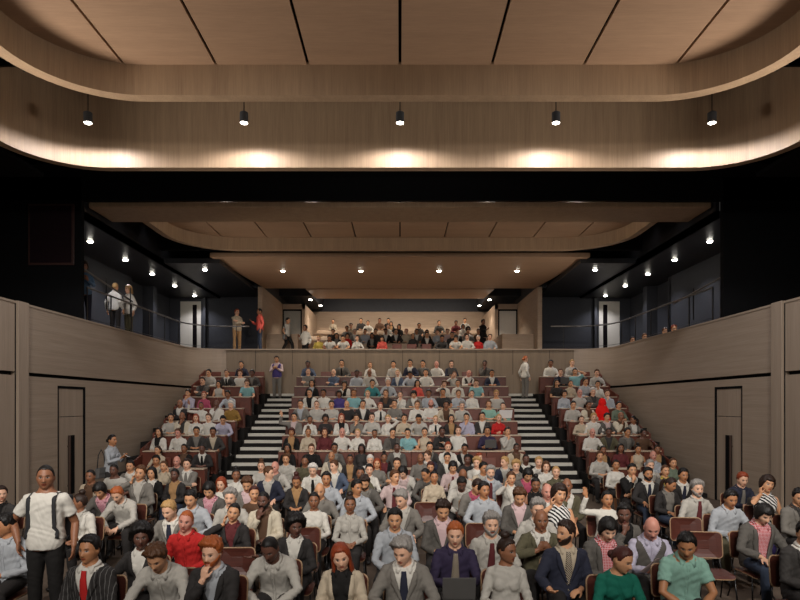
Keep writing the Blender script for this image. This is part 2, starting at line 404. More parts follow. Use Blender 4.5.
# arm targets: (wrist relative to the hip height, or to the head 'H', or chest 'C'), elbow pole, hand direction, palm normal, curl.  side -1 = the person's right
A_ = {
 'lap':   lambda s: ((s*.075, -.30, .125), (s*.45, .10, -.8), (-s*.80, -.62, -.10), (0, .2, -1), .55),
 'knee':  lambda s: ((s*.155, -.36, .120), (s*.6, .15, -.5), (-s*.10, -.9, -.30), (0, -.3, -1), .45),
 'lean':  lambda s: ((s*.085, -.47, .060), (s*.8, .1, -.2), (-s*.70, -.55, -.45), (-s*.2, .6, -.8), .7),
 'down':  lambda s: ((s*.060, -.33, .030), (s*.6, .25, 0), (-s*.15, -.35, -.9), (-s*1, .2, 0), .5),
 'chin':  lambda s: (('H', s*.020, -.135, -.212), (s*.4, -.3, -1), (-s*.15, .05, 1), (-s*.2, 1, .2), 1.15),
 'phone': lambda s: (('H', s*.125, -.050, -.155), (s*1, -.5, -.7), (-s*.10, .30, .95), (-s*1, .1, 0), .75),
 'hair':  lambda s: (('H', s*.115, .000, .020), (s*1, -.3, .5), (-s*.5, .30, .85), (-s*1, .1, 0), .4),
 'cross': lambda s: ((-s*.115, -.215, .245 + .03*s), (s*.9, -.15, -.6), (-s*1, .12, .1), (0, 1, -.1), .5),
 'under': lambda s: ((-s*.060, -.230, .175), (s*1, .2, -.5), (-s*1, -.1, .0), (0, 1, -.3), .6),
 'open':  lambda s: ((s*.250, -.40, .150), (s*.6, .15, -.6), (s*.15, -.95, .10), (-s*.3, -.1, 1), .35),
 'hold':  lambda s: ((s*.110, -.40, .190), (s*.5, .1, -.8), (-s*.30, -.85, .25), (-s*1, .3, .3), .6),
 'desk':  lambda s: ((s*.090, -.38, .185), (s*.6, .1, -.6), (-s*.85, -.50, .0), (0, 0, -1), .4),
 'chest': lambda s: ((s*.070, -.235, .350), (s*1, -.2, -.5), (-s*.55, .0, .75), (0, 1, 0), 1.1),
 'raise': lambda s: (('H', s*.36, -.10, .06), (s*.7, .2, -1), (s*.25, 0, 1), (0, -1, 0), .2),
 'point': lambda s: ((s*.44, -.26, .32), (s*.2, .4, -1), (s*.7, -.7, .0), (0, 0, 1), .3),
 'side':  lambda s: ((s*.285, -.02, -.085), (s*.2, 1, 0), (-s*.03, -.12, -1), (-s*1, 0, 0), .5),
 'hip':   lambda s: ((s*.235, -.08, -.02), (s*1, .55, 0), (-s*.2, -.35, -.9), (-s*1, 0, 0), .45),
 'text':  lambda s: ((s*.070, -.30, .250), (s*.5, .1, -.8), (-s*.25, -.75, .5), (-s*.3, .6, .7), .7),
}
SEAT = {'lap': (4, 'lap', 'lap'), 'knee': (8, 'knee', 'knee'), 'lean': (30, 'lean', 'lean'), 'slouch': (16, 'lap', 'knee'), 'down': (14, 'down', 'down'), 'chin': (12, 'chin', 'under'), 'phone': (4, 'phone', 'lap'), 'phone2': (6, 'lap', 'phone'), 'cross': (4, 'cross', 'cross'), 'open': (3, 'open', 'lap'), 'open2': (4, 'knee', 'open'), 'hold': (10, 'hold', 'hold'), 'desk': (12, 'desk', 'desk'), 'tie': (6, 'chest', 'chest'), 'raise': (2, 'raise', 'lap'), 'hair': (2, 'lap', 'hair'), 'point': (4, 'point', 'lap'), 'deskchin': (14, 'chin', 'desk'), 'text': (8, 'text', 'text'), 'one': (6, 'chin', 'lap')}
STAND = {'stand': (0, 'side', 'side'), 'hips': (-2, 'hip', 'side'), 'text_s': (2, 'text', 'text'), 'cross_s': (-2, 'cross', 'cross'), 'walk': (4, 'side', 'side'), 'talk_s': (0, 'text', 'side')}
class Pose:
    def __init__(s, g, pose, yaw, pitch, roll):
        s.g, s.pose = g, pose; st = pose in STAND; s.stand = st
        lean, am, ap = (STAND if st else SEAT)[pose]
        s.hz = .93 if st else .535
        s.sp = sp = Spine(s.hz, lean, math.radians(min(max(pitch, 0), 30) * .45))
        base = sp.T([[0, .006, .525]])[0]
        s.R = np.array(Matrix.Rotation(math.radians(yaw), 3, 'Z') @ Matrix.Rotation(math.radians(pitch + lean * .35), 3, 'X') @ Matrix.Rotation(math.radians(roll), 3, 'Y'))
        up = s.R @ np.array([0, 0, 1.]); up = nrm(up + np.array([0, 0, .6]))
        s.H = base + up * .122 + np.array([0, -.022, 0]) + np.array([0, -.03, -.015]) * max(pitch, 0) / 30
        s.nb = base
        sw = .166 if g == 'm' else .146
        s.arms = {}
        for k, nm_ in ((-1, am), (1, ap)):
            w, pole, d, pn, curl = A_[nm_](k)
            if w[0] == 'H':
                rr = np.array(Matrix.Rotation(math.radians(yaw * .5), 3, 'Z')); w = s.H + rr @ np.array(w[1:])
            else:
                w = np.array([w[0], w[1], w[2] + s.hz])
                if nm_ in ('cross', 'under', 'chest'): w = sp.T([[w[0], w[1], w[2] - s.hz]])[0]
            S = sp.T([[k * sw, .004, .405]])[0]
            if nm_ in ('raise', 'point'): S = S + np.array([k * .0, 0, .02])
            E, W = ik(S, w, pole)
            s.arms[k] = (S, E, W, np.array(d, float), np.array(pn, float), curl)
        s.legs = {}
        for k in (-1, 1):
            hp = np.array([k * .090, 0, s.hz - .015])
            if st:
                if pose == 'walk': kn = np.array([k * .08, -.10 - .12 * k, .50]); an = np.array([k * .07, -.02 - .26 * k, .10 if k > 0 else .12])
                else: kn = np.array([k * .100, -.015, .50]); an = np.array([k * .115, .01, .085])
                toe = an + np.array([k * .03, -.17, -.045])
            else:
                sp_ = .165 if g == 'm' else .095
                if pose in ('lean', 'down', 'slouch'): sp_ += .04
                kn = np.array([k * sp_, -.44, .505]); an = np.array([k * (sp_ - .01), -.40 + .04 * k, .085]); toe = an + np.array([k * .03, -.17, -.045])
            s.legs[k] = (hp, kn, an, toe)
    def arm_loft(s, mb, k, inf, end=1.0, start=0):
        S, E, W, *_ = s.arms[k]; fm = .9 if s.g == 'f' else 1.
        pts = [S, S * .55 + E * .45, E, E * .6 + W * .4, W]; r = [x * fm + inf for x in (.056, .049, .041, .041, .027)]
        if end < 1:   # stops part-way: a sleeve
            if end <= .5:
                e = end * 2; pts = [S, S * (1 - e * .5) + E * e * .5, S * (1 - e) + E * e]; r = [r[0], r[1] + .002, r[1] + .006]
            else:
                e = (end - .5) * 2; pts = pts[:4] + [E * (1 - e) + W * e]; r[4] = r[4] + .004
        # square-ended sleeve so the cuff reads
        mb.loft(tube_rings([pts[0] + nrm(pts[0] - pts[1]) * .03] + pts, [r[0] * .7] + r, 14))
        ellipsoid(mb, S, (r[0],) * 3)
    def leg_loft(s, mb, k, inf, end=1.0):
        hp, kn, an, toe = s.legs[k]
        if end < 1: limb(mb, [hp, hp * .5 + kn * .5, kn * .97 + hp * .03], [.090 + inf, .083 + inf, .070 + inf], 14)
        else: limb(mb, [hp, hp * .5 + kn * .5, kn, kn * .65 + an * .35, kn * .2 + an * .8, an], [.088 + inf, .078 + inf, .060 + inf, .056 + inf, .040 + inf * 1.5, .036 + inf * 1.6], 14)
    def body(s):
        mb = MB(); torso_loft(mb, s.sp, s.g, 0.)
        for k in (-1, 1):
            s.arm_loft(mb, k, 0); s.leg_loft(mb, k, 0)
            S, E, W, d, pn, curl = s.arms[k]; hand(mb, k, W, d, pn, curl, .92 if s.g == 'f' else 1.)
            hp, kn, an, toe = s.legs[k]; limb(mb, [an + [0, .03, -.03], an * .5 + toe * .5, toe], [(.033, .04), (.04, .032), (.036, .022)], 10)
        nr = .050 if s.g == 'f' else .058
        limb(mb, [s.sp.T([[0, .008, .46]])[0], s.nb, s.H + s.R @ np.array([0, .018, -.055])], [nr + .006, nr, nr - .002], 16)
        h = head_mb(s.R, s.H); mb.add(np.concatenate(h.v), h.f)
        return mb
    def trousers(s, skirt=False):
        mb = MB(); torso_loft(mb, s.sp, s.g, .004, -.085, .06)
        ellipsoid(mb, (0, .005, s.hz - .02), (.165, .115, .080))
        for k in (-1, 1): s.leg_loft(mb, k, .026 if skirt else .012, .9 if skirt else 1.)
        return mb
    def shoe(s, k):
        hp, kn, an, toe = s.legs[k]; mb = MB()
        limb(mb, [an + [0, .03, -.035], an + [0, -.02, -.02], an * .5 + toe * .5, toe + [0, -.02, 0]], [(.040, .045), (.044, .050), (.048, .036), (.042, .026)], 14)
        v = np.concatenate(mb.v); v[:, 2] = np.maximum(v[:, 2], .006 if not (s.pose == 'walk' and k < 0) else -9); mb.v = [v]
        return mb
    def upper(s, kind):
        mb = MB()
        lo = -.10 if s.stand else -.085; lj = -.15 if s.stand else -.085
        if kind == 'shirt': torso_loft(mb, s.sp, s.g, .011, lo, .495); [s.arm_loft(mb, k, .009, .97) for k in (-1, 1)]
        elif kind == 'tee': torso_loft(mb, s.sp, s.g, .017, lo, .485); [s.arm_loft(mb, k, .015, .32) for k in (-1, 1)]
        elif kind == 'front': torso_loft(mb, s.sp, s.g, .010, lo, .495)
        elif kind == 'vest': torso_loft(mb, s.sp, s.g, .017, -.08, .475)
        elif kind == 'blouse': torso_loft(mb, s.sp, s.g, .012, lo, .485)
        elif kind == 'jacket': torso_loft(mb, s.sp, s.g, .027, lj, .485); [s.arm_loft(mb, k, .016, .93) for k in (-1, 1)]
        return mb
    def vcut(s, g, z, zb):
        return np.where(z > zb, .008 + .085 * np.clip((z - zb) / (.455 - zb), 0, 1.1), -1) if zb > -.1 else .03 + .07 * np.clip((z + .1) / .55, 0, 1.2)
def grid_mesh(mb, P, nu, nv, mi=0):
    mb.add(P, [(i * nv + j, i * nv + j + 1, (i + 1) * nv + j + 1, (i + 1) * nv + j) for i in range(nu - 1) for j in range(nv - 1)], mi)
def sheet(mb, top, bot, nu, nv):
    """closed thin sheet from two grids"""
    top, bot = np.asarray(top), np.asarray(bot); n = nu * nv; f = []
    idx = lambda i, j: i * nv + j
    for i in range(nu - 1):
        for j in range(nv - 1):
            f.append((idx(i, j), idx(i, j + 1), idx(i + 1, j + 1), idx(i + 1, j))); f.append(tuple(n + q for q in (idx(i, j), idx(i + 1, j), idx(i + 1, j + 1), idx(i, j + 1))))
    for i in range(nu - 1):
        f.append((idx(i, 0), idx(i + 1, 0), n + idx(i + 1, 0), n + idx(i, 0))); f.append((idx(i, nv - 1), n + idx(i, nv - 1), n + idx(i + 1, nv - 1), idx(i + 1, nv - 1)))
    for j in range(nv - 1):
        f.append((idx(0, j), n + idx(0, j), n + idx(0, j + 1), idx(0, j + 1))); f.append((idx(nu - 1, j), idx(nu - 1, j + 1), n + idx(nu - 1, j + 1), n + idx(nu - 1, j)))
    mb.add(np.concatenate([top, bot]), f)
def collar(ps, big=1.):
    """folded shirt collar: stands at the neck, falls onto the shoulders, two points in front"""
    mb = MB(); k = .85 if ps.g == 'f' else 1.
    for sd in (-1, 1):
        th = np.radians(np.linspace(9, 182, 15)); top, bot = [], []
        for t in th:
            fr = math.cos(t) * .5 + .5; tip = max(0., (fr - .84) / .155) ** 1.3
            x0, y0, z0 = sd * math.sin(t) * .066 * k, -math.cos(t) * .068 * k, .538 - .036 * fr ** 2
            z1 = .503 - .056 * tip; a_, b_ = prof(ps.g, z1, .013)
            st = min(1., math.sin(t) + .0); x1 = sd * (a_ * abs(math.sin(t)) ** (2 / PW) * (1 - .25 * tip) + .030 * tip); 
            y1 = (-1 if math.cos(t) > 0 else 1) * b_ * abs(math.cos(t)) ** (2 / PW)
            if fr > .6: y1 = float(front(ps.g, np.array(abs(x1)), np.array(z1), .013)) - .007
            for v in (0, .5, 1):
                bulge = .004 * math.sin(PI * v) + .002
                x, y, z = x0 + (x1 - x0) * v, y0 + (y1 - y0) * v, z0 + (z1 - z0) * v + bulge * .8
                r_ = math.hypot(x, y) + 1e-6; x *= 1 + bulge / r_; y *= 1 + bulge / r_
                top.append((x, y, z)); bot.append((x * .95, y * .95, z - .006))
        sheet(mb, ps.sp.T(top), ps.sp.T(bot), 15, 3)
    return mb
def lapels(ps, zb, inf=.027):
    mb = MB(); g = ps.g
    for sd in (-1, 1):
        zs = np.linspace(max(zb, -.09), .465, 22); top, bot = [], []
        for z in zs:
            u = (z - zs[0]) / (zs[-1] - zs[0])
            w = np.interp(u, [0, .15, .62, .70, .72, .80, 1.], [.006, .022, .062, .068, .046, .056, .034]) * (.9 if g == 'f' else 1)
            x0 = float(ps.vcut(g, z, zb)); x0 = max(x0, .004)
            for v in (0, .33, .66, 1):
                x = x0 - .004 + w * v; x = min(x, .93 * prof(g, z, inf)[0])
                y = float(front(g, np.array(x), np.array(z), inf)) - .009 - .004 * math.sin(PI * v)
                top.append((sd * x, y, z)); bot.append((sd * x, y + .012, z))
        sheet(mb, ps.sp.T(top), ps.sp.T(bot), 22, 4)
    # back of the collar
    th = np.radians(np.linspace(65, 295, 17)); top, bot = [], []
    k = .88 if g == 'f' else 1.
    for t in th:
        for v in (0, .5, 1):
            r = (.072 + .020 * v) * k; z = .520 - .045 * v; top.append((math.sin(t) * r, -math.cos(t) * r, z)); bot.append((math.sin(t) * (r - .008), -math.cos(t) * (r - .008), z - .003))
    sheet(mb, ps.sp.T(top), ps.sp.T(bot), 17, 3)
    return mb
def tie_mb(ps, inf=.011):
    mb = MB(); top, bot = [], []; zs = np.linspace(.478, .06, 16)
    for i, z in enumerate(zs):
        w = np.interp(z, [.06, .09, .415, .44, .455, .478], [.005, .050, .029, .019, .026, .022])
        for v in (-1, -.4, .4, 1):
            x = v * w; y = float(front(ps.g, np.array(abs(x)), np.array(min(z, .46)), inf)) - .011 - (.006 if z > .445 else 0) - .003 * (1 - v * v)
            y = min(y, -.080 if z > .445 else 0)
            top.append((x, y, z)); bot.append((x, y + .008, z))
    sheet(mb, ps.sp.T(top), ps.sp.T(bot), 16, 4); return mb
def placket(ps, inf=.011, z1=.46, n=6):
    mb = MB(); top, bot = [], []
    for z in np.linspace(-.06, z1, 14):
        for x in (-.016, 0, .016):
            y = float(front(ps.g, np.array(abs(x)), np.array(z), inf)) - .006; top.append((x, y, z)); bot.append((x, y + .008, z))
    sheet(mb, ps.sp.T(top), ps.sp.T(bot), 14, 3)
    for z in np.linspace(.0, z1 - .03, n):
        e = MB(); y = float(front(ps.g, np.array(0.), np.array(z), inf)) - .008; ellipsoid(e, (0, y, z), (.006, .004, .006), 8, 5); mb.add(ps.sp.T(np.concatenate(e.v)), e.f)
    return mb
# ---- voxel-fuse queue: every overlapping loft set becomes one continuous surface
QUEUE = []; MESH = {}
def fuse(key, mb, vox, sm=2, post=None):
    if key in MESH: return
    me = mb.mesh('tmp', recalc=True); o = bpy.data.objects.new('tmp', me); C.objects.link(o)
    r = o.modifiers.new('r', 'REMESH'); r.mode = 'VOXEL'; r.voxel_size = vox; r.use_smooth_shade = True
    if sm: q = o.modifiers.new('s', 'SMOOTH'); q.factor = .5; q.iterations = sm
    MESH[key] = None; QUEUE.append((key, o, post))
    if len(QUEUE) >= 24: flush()
def flush():
    if not QUEUE: return
    bpy.context.view_layer.update(); dg = bpy.context.evaluated_depsgraph_get()
    for key, o, post in QUEUE:
        me = bpy.data.meshes.new_from_object(o.evaluated_get(dg), depsgraph=dg)
        me.name = '_'.join(str(k) for k in key)[:50]
        if post: me = post(me)
        me.polygons.foreach_set('use_smooth', [True] * len(me.polygons)); me.update()
        MESH[key] = me
    for key, o, post in QUEUE:
        t = o.data; bpy.data.objects.remove(o); bpy.data.meshes.remove(t)
    QUEUE.clear()
def verts_np(me):
    a = np.empty(len(me.vertices) * 3); me.vertices.foreach_get('co', a); return a.reshape(-1, 3)
def folds(me, amp, ps):
    v = verts_np(me); n = np.empty(len(v) * 3); me.vertices.foreach_get('normal', n); n = n.reshape(-1, 3)
    w = np.sin(38 * v[:, 0] + 9 * np.sin(13 * v[:, 2] + 7 * v[:, 1]) + 21 * v[:, 2]) + .7 * np.sin(55 * v[:, 1] + 31 * v[:, 2] + 5 * np.sin(17 * v[:, 0])) + .5 * np.sin(70 * v[:, 2] + 8 * np.sin(25 * v[:, 0]))
    v = v + n * (w * amp)[:, None]; me.vertices.foreach_set('co', v.ravel()); return me
def paint_face(ps):
    def post(me):
        v = (verts_np(me) - ps.H) @ ps.R
        a = me.color_attributes.new('face', 'FLOAT_COLOR', 'POINT'); a.data.foreach_set('color', face_mask(v).ravel()); return me
    return post
def open_front(ps, zb, inf, ext=None):
    """cut the V of an open jacket, keep it a shell with thickness; ext() adds lapels or a collar"""
    def post(me):
        folds(me, .0022, ps)
        v = verts_np(me); u = ps.sp.inv(v)
        fy = front(ps.g, np.abs(u[:, 0]), u[:, 2], inf)
        w = ps.vcut(ps.g, u[:, 2], zb)
        kill = (np.abs(u[:, 0]) < w) & (u[:, 1] < fy + .05) & (u[:, 1] > fy - .022) & (u[:, 2] < .56)
        kill |= (u[:, 2] > .468) & (np.abs(u[:, 0]) < .085) & (u[:, 1] < .085)
        bm = bmesh.new(); bm.from_mesh(me); bm.verts.ensure_lookup_table()
        bmesh.ops.delete(bm, geom=[bm.verts[i] for i in np.nonzero(kill)[0]], context='VERTS')
        lo_, hi_ = v.min(0) - .03, v.max(0) + .03
        r = bmesh.ops.solidify(bm, geom=list(bm.faces), thickness=.006)
        bad = [q_ for q_ in bm.verts if any(q_.co[i] < lo_[i] or q_.co[i] > hi_[i] for i in range(3))]
        if bad: bmesh.ops.delete(bm, geom=bad, context='VERTS')
        bm.to_mesh(me); bm.free(); return join_extra(me, ext)
    return post
def join_extra(me, ext):
    if ext is None: return me
    bm = bmesh.new(); bm.from_mesh(me); t = ext.mesh('x', True); bm.from_mesh(t); bm.to_mesh(me); bm.free(); bpy.data.meshes.remove(t); return me
POSES = {}
def get_pose(g, pose, yaw, pitch, roll):
    k = (g, pose, yaw, pitch, roll)
    if k not in POSES: POSES[k] = Pose(*k)
    return POSES[k]
def garment(pk, ps, kind, lod):
    key = (*pk, kind, lod); vb, vc = ((.0068, .0105), (.0095, .015), (.012, .019))[lod]
    if key in MESH: return key
    if kind == 'body': fuse(key, ps.body(), vb, 1, paint_face(ps))
    elif kind == 'trousers': fuse(key, ps.trousers(), vc * 1.2, 2, lambda me: folds(me, .0012, ps))
    elif kind == 'skirt': fuse(key, ps.trousers(True), vc * 1.2, 2)
    elif kind in ('shirt', 'polo'):
        def post(me):
            folds(me, .0028, ps); ex = collar(ps)
            if lod == 0:
                p = placket(ps, .011, .46, 6); ex.add(np.concatenate(p.v), p.f)
            return join_extra(me, ex)
        fuse(key, ps.upper('shirt' if kind == 'shirt' else 'tee'), vc, 2, post)
    elif kind == 'front': fuse(key, ps.upper('front'), vc, 2, lambda me: join_extra(me, collar(ps)))
    elif kind in ('tee', 'sweater'): fuse(key, ps.upper('tee' if kind == 'tee' else 'shirt'), vc, 2, lambda me: folds(me, .0024, ps))
    elif kind == 'blouse': fuse(key, ps.upper('blouse'), vc, 2, lambda me: join_extra(folds(me, .0015, ps), collar(ps)))
    elif kind == 'jacket': fuse(key, ps.upper('jacket'), vc, 2, open_front(ps, .13, .027, lapels(ps, .13)))
    elif kind == 'cardigan': fuse(key, ps.upper('jacket'), vc, 2, open_front(ps, -.2, .027, lapels(ps, -.2)))
    elif kind == 'vest': fuse(key, ps.upper('vest'), vc, 2, open_front(ps, .27, .017))
    elif kind == 'tie': MESH[key] = tie_mb(ps).mesh('tie', True)
    elif kind in ('shoe-1', 'shoe1'): MESH[key] = ps.shoe(-1 if kind == 'shoe-1' else 1).mesh('shoe', True)
    return key
PENDING = []
def child(root, name, key, mat, col, mtx=None):
    PENDING.append((root, name, key, mat, col, mtx))
def resolve():
    flush()
    for root, name, key, mat, col, mtx in PENDING:
        me = MESH[key] if isinstance(key, tuple) else key
        if not len(me.materials): me.materials.append(None)
        o = bpy.data.objects.new(name, me); C.objects.link(o); o.parent = root
        o.material_slots[0].link = 'OBJECT'; o.material_slots[0].material = M[mat]
        if col is not None: o.color = (*col, 1)
        if mtx is not None: o.matrix_local = mtx
    PENDING.clear()
SKIN = {1: srgb('#d9a98c'), 2: srgb('#c9946f'), 3: srgb('#b07a55'), 4: srgb('#8a5c42'), 5: srgb('#664437'), 0: srgb('#c98c7a')}
HAIRC = {'k': ('black', srgb('#15110f')), 'n': ('dark-brown', srgb('#2c1c14')), 'm': ('brown', srgb('#54351f')), 'r': ('red', srgb('#8a3a1c')), 'd': ('dark-red', srgb('#45201a')), 'y': ('blond', srgb('#b08a58')), 'e': ('grey', srgb('#8d8781')), 'w': ('white', srgb('#cfc8bf')), 'o': ('ginger', srgb('#a4562a'))}
COL = {'w': ('white', '#cbc6bc'), 'pg': ('pale grey', '#aea9a0'), 'gr': ('grey', '#757069'), 'mg': ('mid grey', '#58544f'), 'dg': ('dark grey', '#3b3836'), 'ch': ('charcoal', '#302d2c'), 'bk': ('black', '#1b1918'), 'nv': ('navy', '#2a2c3a'), 'bl': ('blue', '#5a7592'), 'lb': ('light blue', '#a3a6aa'), 'sb': ('steel blue', '#4e586a'), 'bg': ('beige', '#b5a690'), 'cr': ('cream', '#c5baa5'), 'br': ('brown', '#5a4232'), 'ol': ('olive', '#57523f'), 'gn': ('green', '#14604f'), 'gg': ('grey-green', '#65705f'), 'mt': ('mint', '#83a99a'), 'tq': ('turquoise', '#7ca7a9'), 'tl': ('teal', '#3f7f82'), 'rd': ('red', '#b32624'), 'sc': ('scarlet', '#e01814'), 'mr': ('maroon', '#5e2a2c'), 'pk': ('pink', '#a64c62'), 'pp': ('pale pink', '#bba5a2'), 'pu': ('purple', '#483d75'), 'pl': ('dark purple', '#322a41'), 'li': ('lilac', '#aaa5b5'), 'mu': ('mustard', '#8a6a35'), 'ye': ('yellow', '#b09a4a'), 'tn': ('tan', '#a07c55'), 'or': ('coral', '#c9574c'), 'jn': ('denim blue', '#363f50')}
def col(c): return srgb(COL[c][1])
# ------------------------------------------------------------------ one person from a short description
def q(v, st): return int(round(v / st) * st)
def make_person(spec, loc, rz=0., lod=1, name='person'):
    """spec: dict(g, skin, hair, top, pose, y, p, r, ...) -> Empty with body, hair and clothing as children"""
    g, pose = spec['g'], spec['pose']; y, p, r = spec.get('y', 0), spec.get('p', 0), spec.get('r', 0)
    if lod == 1: y, p, r = q(y, 20), q(p, 12), q(r, 10)
    if lod == 2: y, p, r = q(y, 40), q(p, 20), 0
    pk = (g, pose, y, p, r); ps = get_pose(*pk)
    sc = spec.get('s', 1.0 if g == 'm' else .955)
    root = empty(name, loc, rz, sc)
    child(root, 'body', garment(pk, ps, 'body', lod), 'skin', SKIN[spec['skin']])
    HM = Matrix.Translation(Vector(ps.H)) @ Matrix(ps.R.tolist()).to_4x4()
    hs = spec['hair'].split('+')
    if hs[0][0] != 'b': child(root, 'hair', hair(hs[0][0]), 'hair', HAIRC[hs[0][1]][1], HM)
    if len(hs) > 1: child(root, 'beard', hair('B' + hs[1][1]), 'hair', HAIRC[hs[1][2] if len(hs[1]) > 2 else hs[0][1]][1], HM)
    kind, cols = spec['top'].split(':'); cs = cols.split('/')
    def put(nm, kd, c):
        c, _, pat = c.partition('#'); mat = pat or 'cloth'
        child(root, nm, garment(pk, ps, kd, lod), mat, col(c))
    if kind in 'JCV':
        put({'J': 'jacket', 'C': 'cardigan', 'V': 'waistcoat'}[kind], {'J': 'jacket', 'C': 'cardigan', 'V': 'vest'}[kind], cs[0])
        put('shirt', 'shirt' if kind == 'V' else 'front', cs[1])
    else: put(*{'S': ('shirt', 'shirt'), 'P': ('polo_shirt', 'polo'), 'T': ('t_shirt', 'tee'), 'W': ('sweater', 'sweater'), 'D': ('blouse', 'blouse')}[kind], cs[0])
    if len(cs) > 2: put('tie', 'tie', cs[2])
    b = spec.get('b', 'ch')
    if b.startswith('skirt'): put('skirt', 'skirt', 'ch')
    else: put('trousers', 'trousers', b)
    for k in ('shoe-1', 'shoe1'): child(root, 'shoe', garment(pk, ps, k, lod), 'shoe', None)
    root['_h'] = 0
    del root['_h']
    return root, ps, sc
# ------------------------------------------------------------------ the hall
W_WALL = wood('limed timber wall cladding', srgb('#8a7968'), srgb('#a89785'), scale=(1.0, 1.0, 70), rough=.6)
W_PIL = wood('limed timber vertical grain', srgb('#8a7968'), srgb('#a89785'), scale=(60, 60, 1.1), rough=.6)
W_CEIL = wood('timber ceiling veneer', srgb('#967860'), srgb('#ac8c70'), scale=(3, 42, 3), rough=.5)
W_RIM = wood('timber fascia veneer', srgb('#927860'), srgb('#b39778'), scale=(44, 44, 1.3), rough=.5)
W_BACK = wood('pale plywood', srgb('#a08974'), srgb('#b8a18a'), scale=(2, 2, 22), rough=.55)
W_DADO = wood('grey-brown timber dado', srgb('#6f6050'), srgb('#8a7864'), scale=(44, 44, 1.1), rough=.6)
BLACK = plain('matt black paint', (.006, .006, .0065), rough=.85, var=.2, spec=.08)
BLUEBLK = plain('blue-black plaster', (.040, .042, .050), rough=.6, var=.15, spec=.3)
SATIN = plain('satin black paint', (.020, .020, .022), rough=.38, var=.2, spec=.5)
CARPET = plain('brown-grey carpet', srgb('#5d5147'), rough=.95, var=.3, scale=3, spec=.05)
TIER = plain('black stair carpet', (.018, .016, .015), rough=.9, var=.2, spec=.1)
STRIP = plain('pale stair nosing', srgb('#c9c4b8'), rough=.6, var=.06)
STEEL = plain('black tube steel', (.015, .014, .014), rough=.35, metal=.3)
SEATW = wood('red-brown stained ply', srgb('#3f1f19'), srgb('#5a2e24'), scale=(5, 5, 50), rough=.4, spec=.45)
SEATE = plain('pale ply edge', srgb('#947659'), rough=.5)
SEATD = wood('dark red ply', srgb('#4d251b'), srgb('#6d3626'), scale=(5, 50, 5), rough=.45, spec=.4)
DESKT = plain('pale desk edge', srgb('#b9a58e'), rough=.45)
DOORW = plain('off-white door', srgb('#cfc9bd'), rough=.5, var=.05)
GLASS = plain('dark glass', (.01, .008, .009), rough=.08, spec=.6)
LAMP = emit('lamp lens', (1, .93, .82), 26.); HOUS = plain('grey lamp housing', (.10, .10, .105), rough=.4, metal=.4)
def area_rr(hw, y1, R, y0, n=14):
    """U-shaped plan line: up one side, round the far corners, back down"""
    p = [(-hw, y0), (-hw, y1 - R)]
    p += [(-hw + R - R * math.cos(t), y1 - R + R * math.sin(t)) for t in np.linspace(0, PI / 2, n)[1:]]
    q_ = [(-x, y) for x, y in p][::-1]
    return p + q_
def band(mb, path, z0, z1, th, mi=0, outward=True):
    """upright band along a plan line with thickness th to its outer side"""
    P = np.array(path); T = np.gradient(P, axis=0); N = np.stack([-T[:, 1], T[:, 0]], 1); N /= np.linalg.norm(N, axis=1)[:, None]
    Q = P + N * th; n = len(P)
    rings = [[(*P[i], z0), (*Q[i], z0), (*Q[i], z1), (*P[i], z1)] for i in range(n)]
    mb.loft(rings, True, mi); return mb
# floor, flat part
mb = MB(); mb.box(-9.2, 9.2, 1.5, 25, -.12, 0); struct(mb, 'floor', CARPET)
# --- raked tiers: row 1 is the top row
NROW, RISE = 8, .405
ZR = [2.95 - RISE * i for i in range(NROW)]; ZR[7] = .115
YR = [24.0 - i for i in range(NROW)]
def cx(i): return 3.55 + .085 * max(0, 6 - i)          # half width of the centre block at row i
AX = (5.28, 5.34)                                       # inner edge of the side blocks
tier = MB()
for i in range(NROW):
    y0 = YR[i] - .70; y1 = YR[i] + .31 if i else 24.5
    for x0, x1 in ((-8.35, -AX[0]), (-cx(i), cx(i) + .06), (AX[1] + .08, 8.35)): tier.box(x0, x1, y0, y1, 0, ZR[i])
for k in (-1, 1): tier.box(*sorted((k * 3.9, k * 5.5)), 24.2, 24.5, 0, ZR[0])
struct(tier, 'floor_tiers', TIER)
# stairs: two treads to a row, each with a pale band along its riser
for k, nm in ((-1, 'stair_west'), (1, 'stair_east')):
    st = MB(); strips = []
    for i in range(NROW):
        for h in (0, 1):
            yf = YR[i] - (0. if h == 0 else .5) ; z = ZR[i] - (0 if h == 0 else RISE / 2)
            if i == 7 and h: continue
            xi = cx(i) + .08 + (.08 if k > 0 else 0); xo = AX[0] - .03 + (.12 if k > 0 else 0)
            x0, x1 = (xi, xo) if k > 0 else (-xo, -xi)
            st.box(x0, x1, yf, yf + .52, 0, z + .004)
            strips.append((x0 + .06, x1 - .06, yf, z))
    so = struct(st, nm, TIER)
    for x0, x1, yf, z in strips:
        t = MB(); t.box(x0, x1, yf - .012, yf + .10, z - .085, z + .012); t.build('stair_nosing', STRIP, so, bevel=.004)
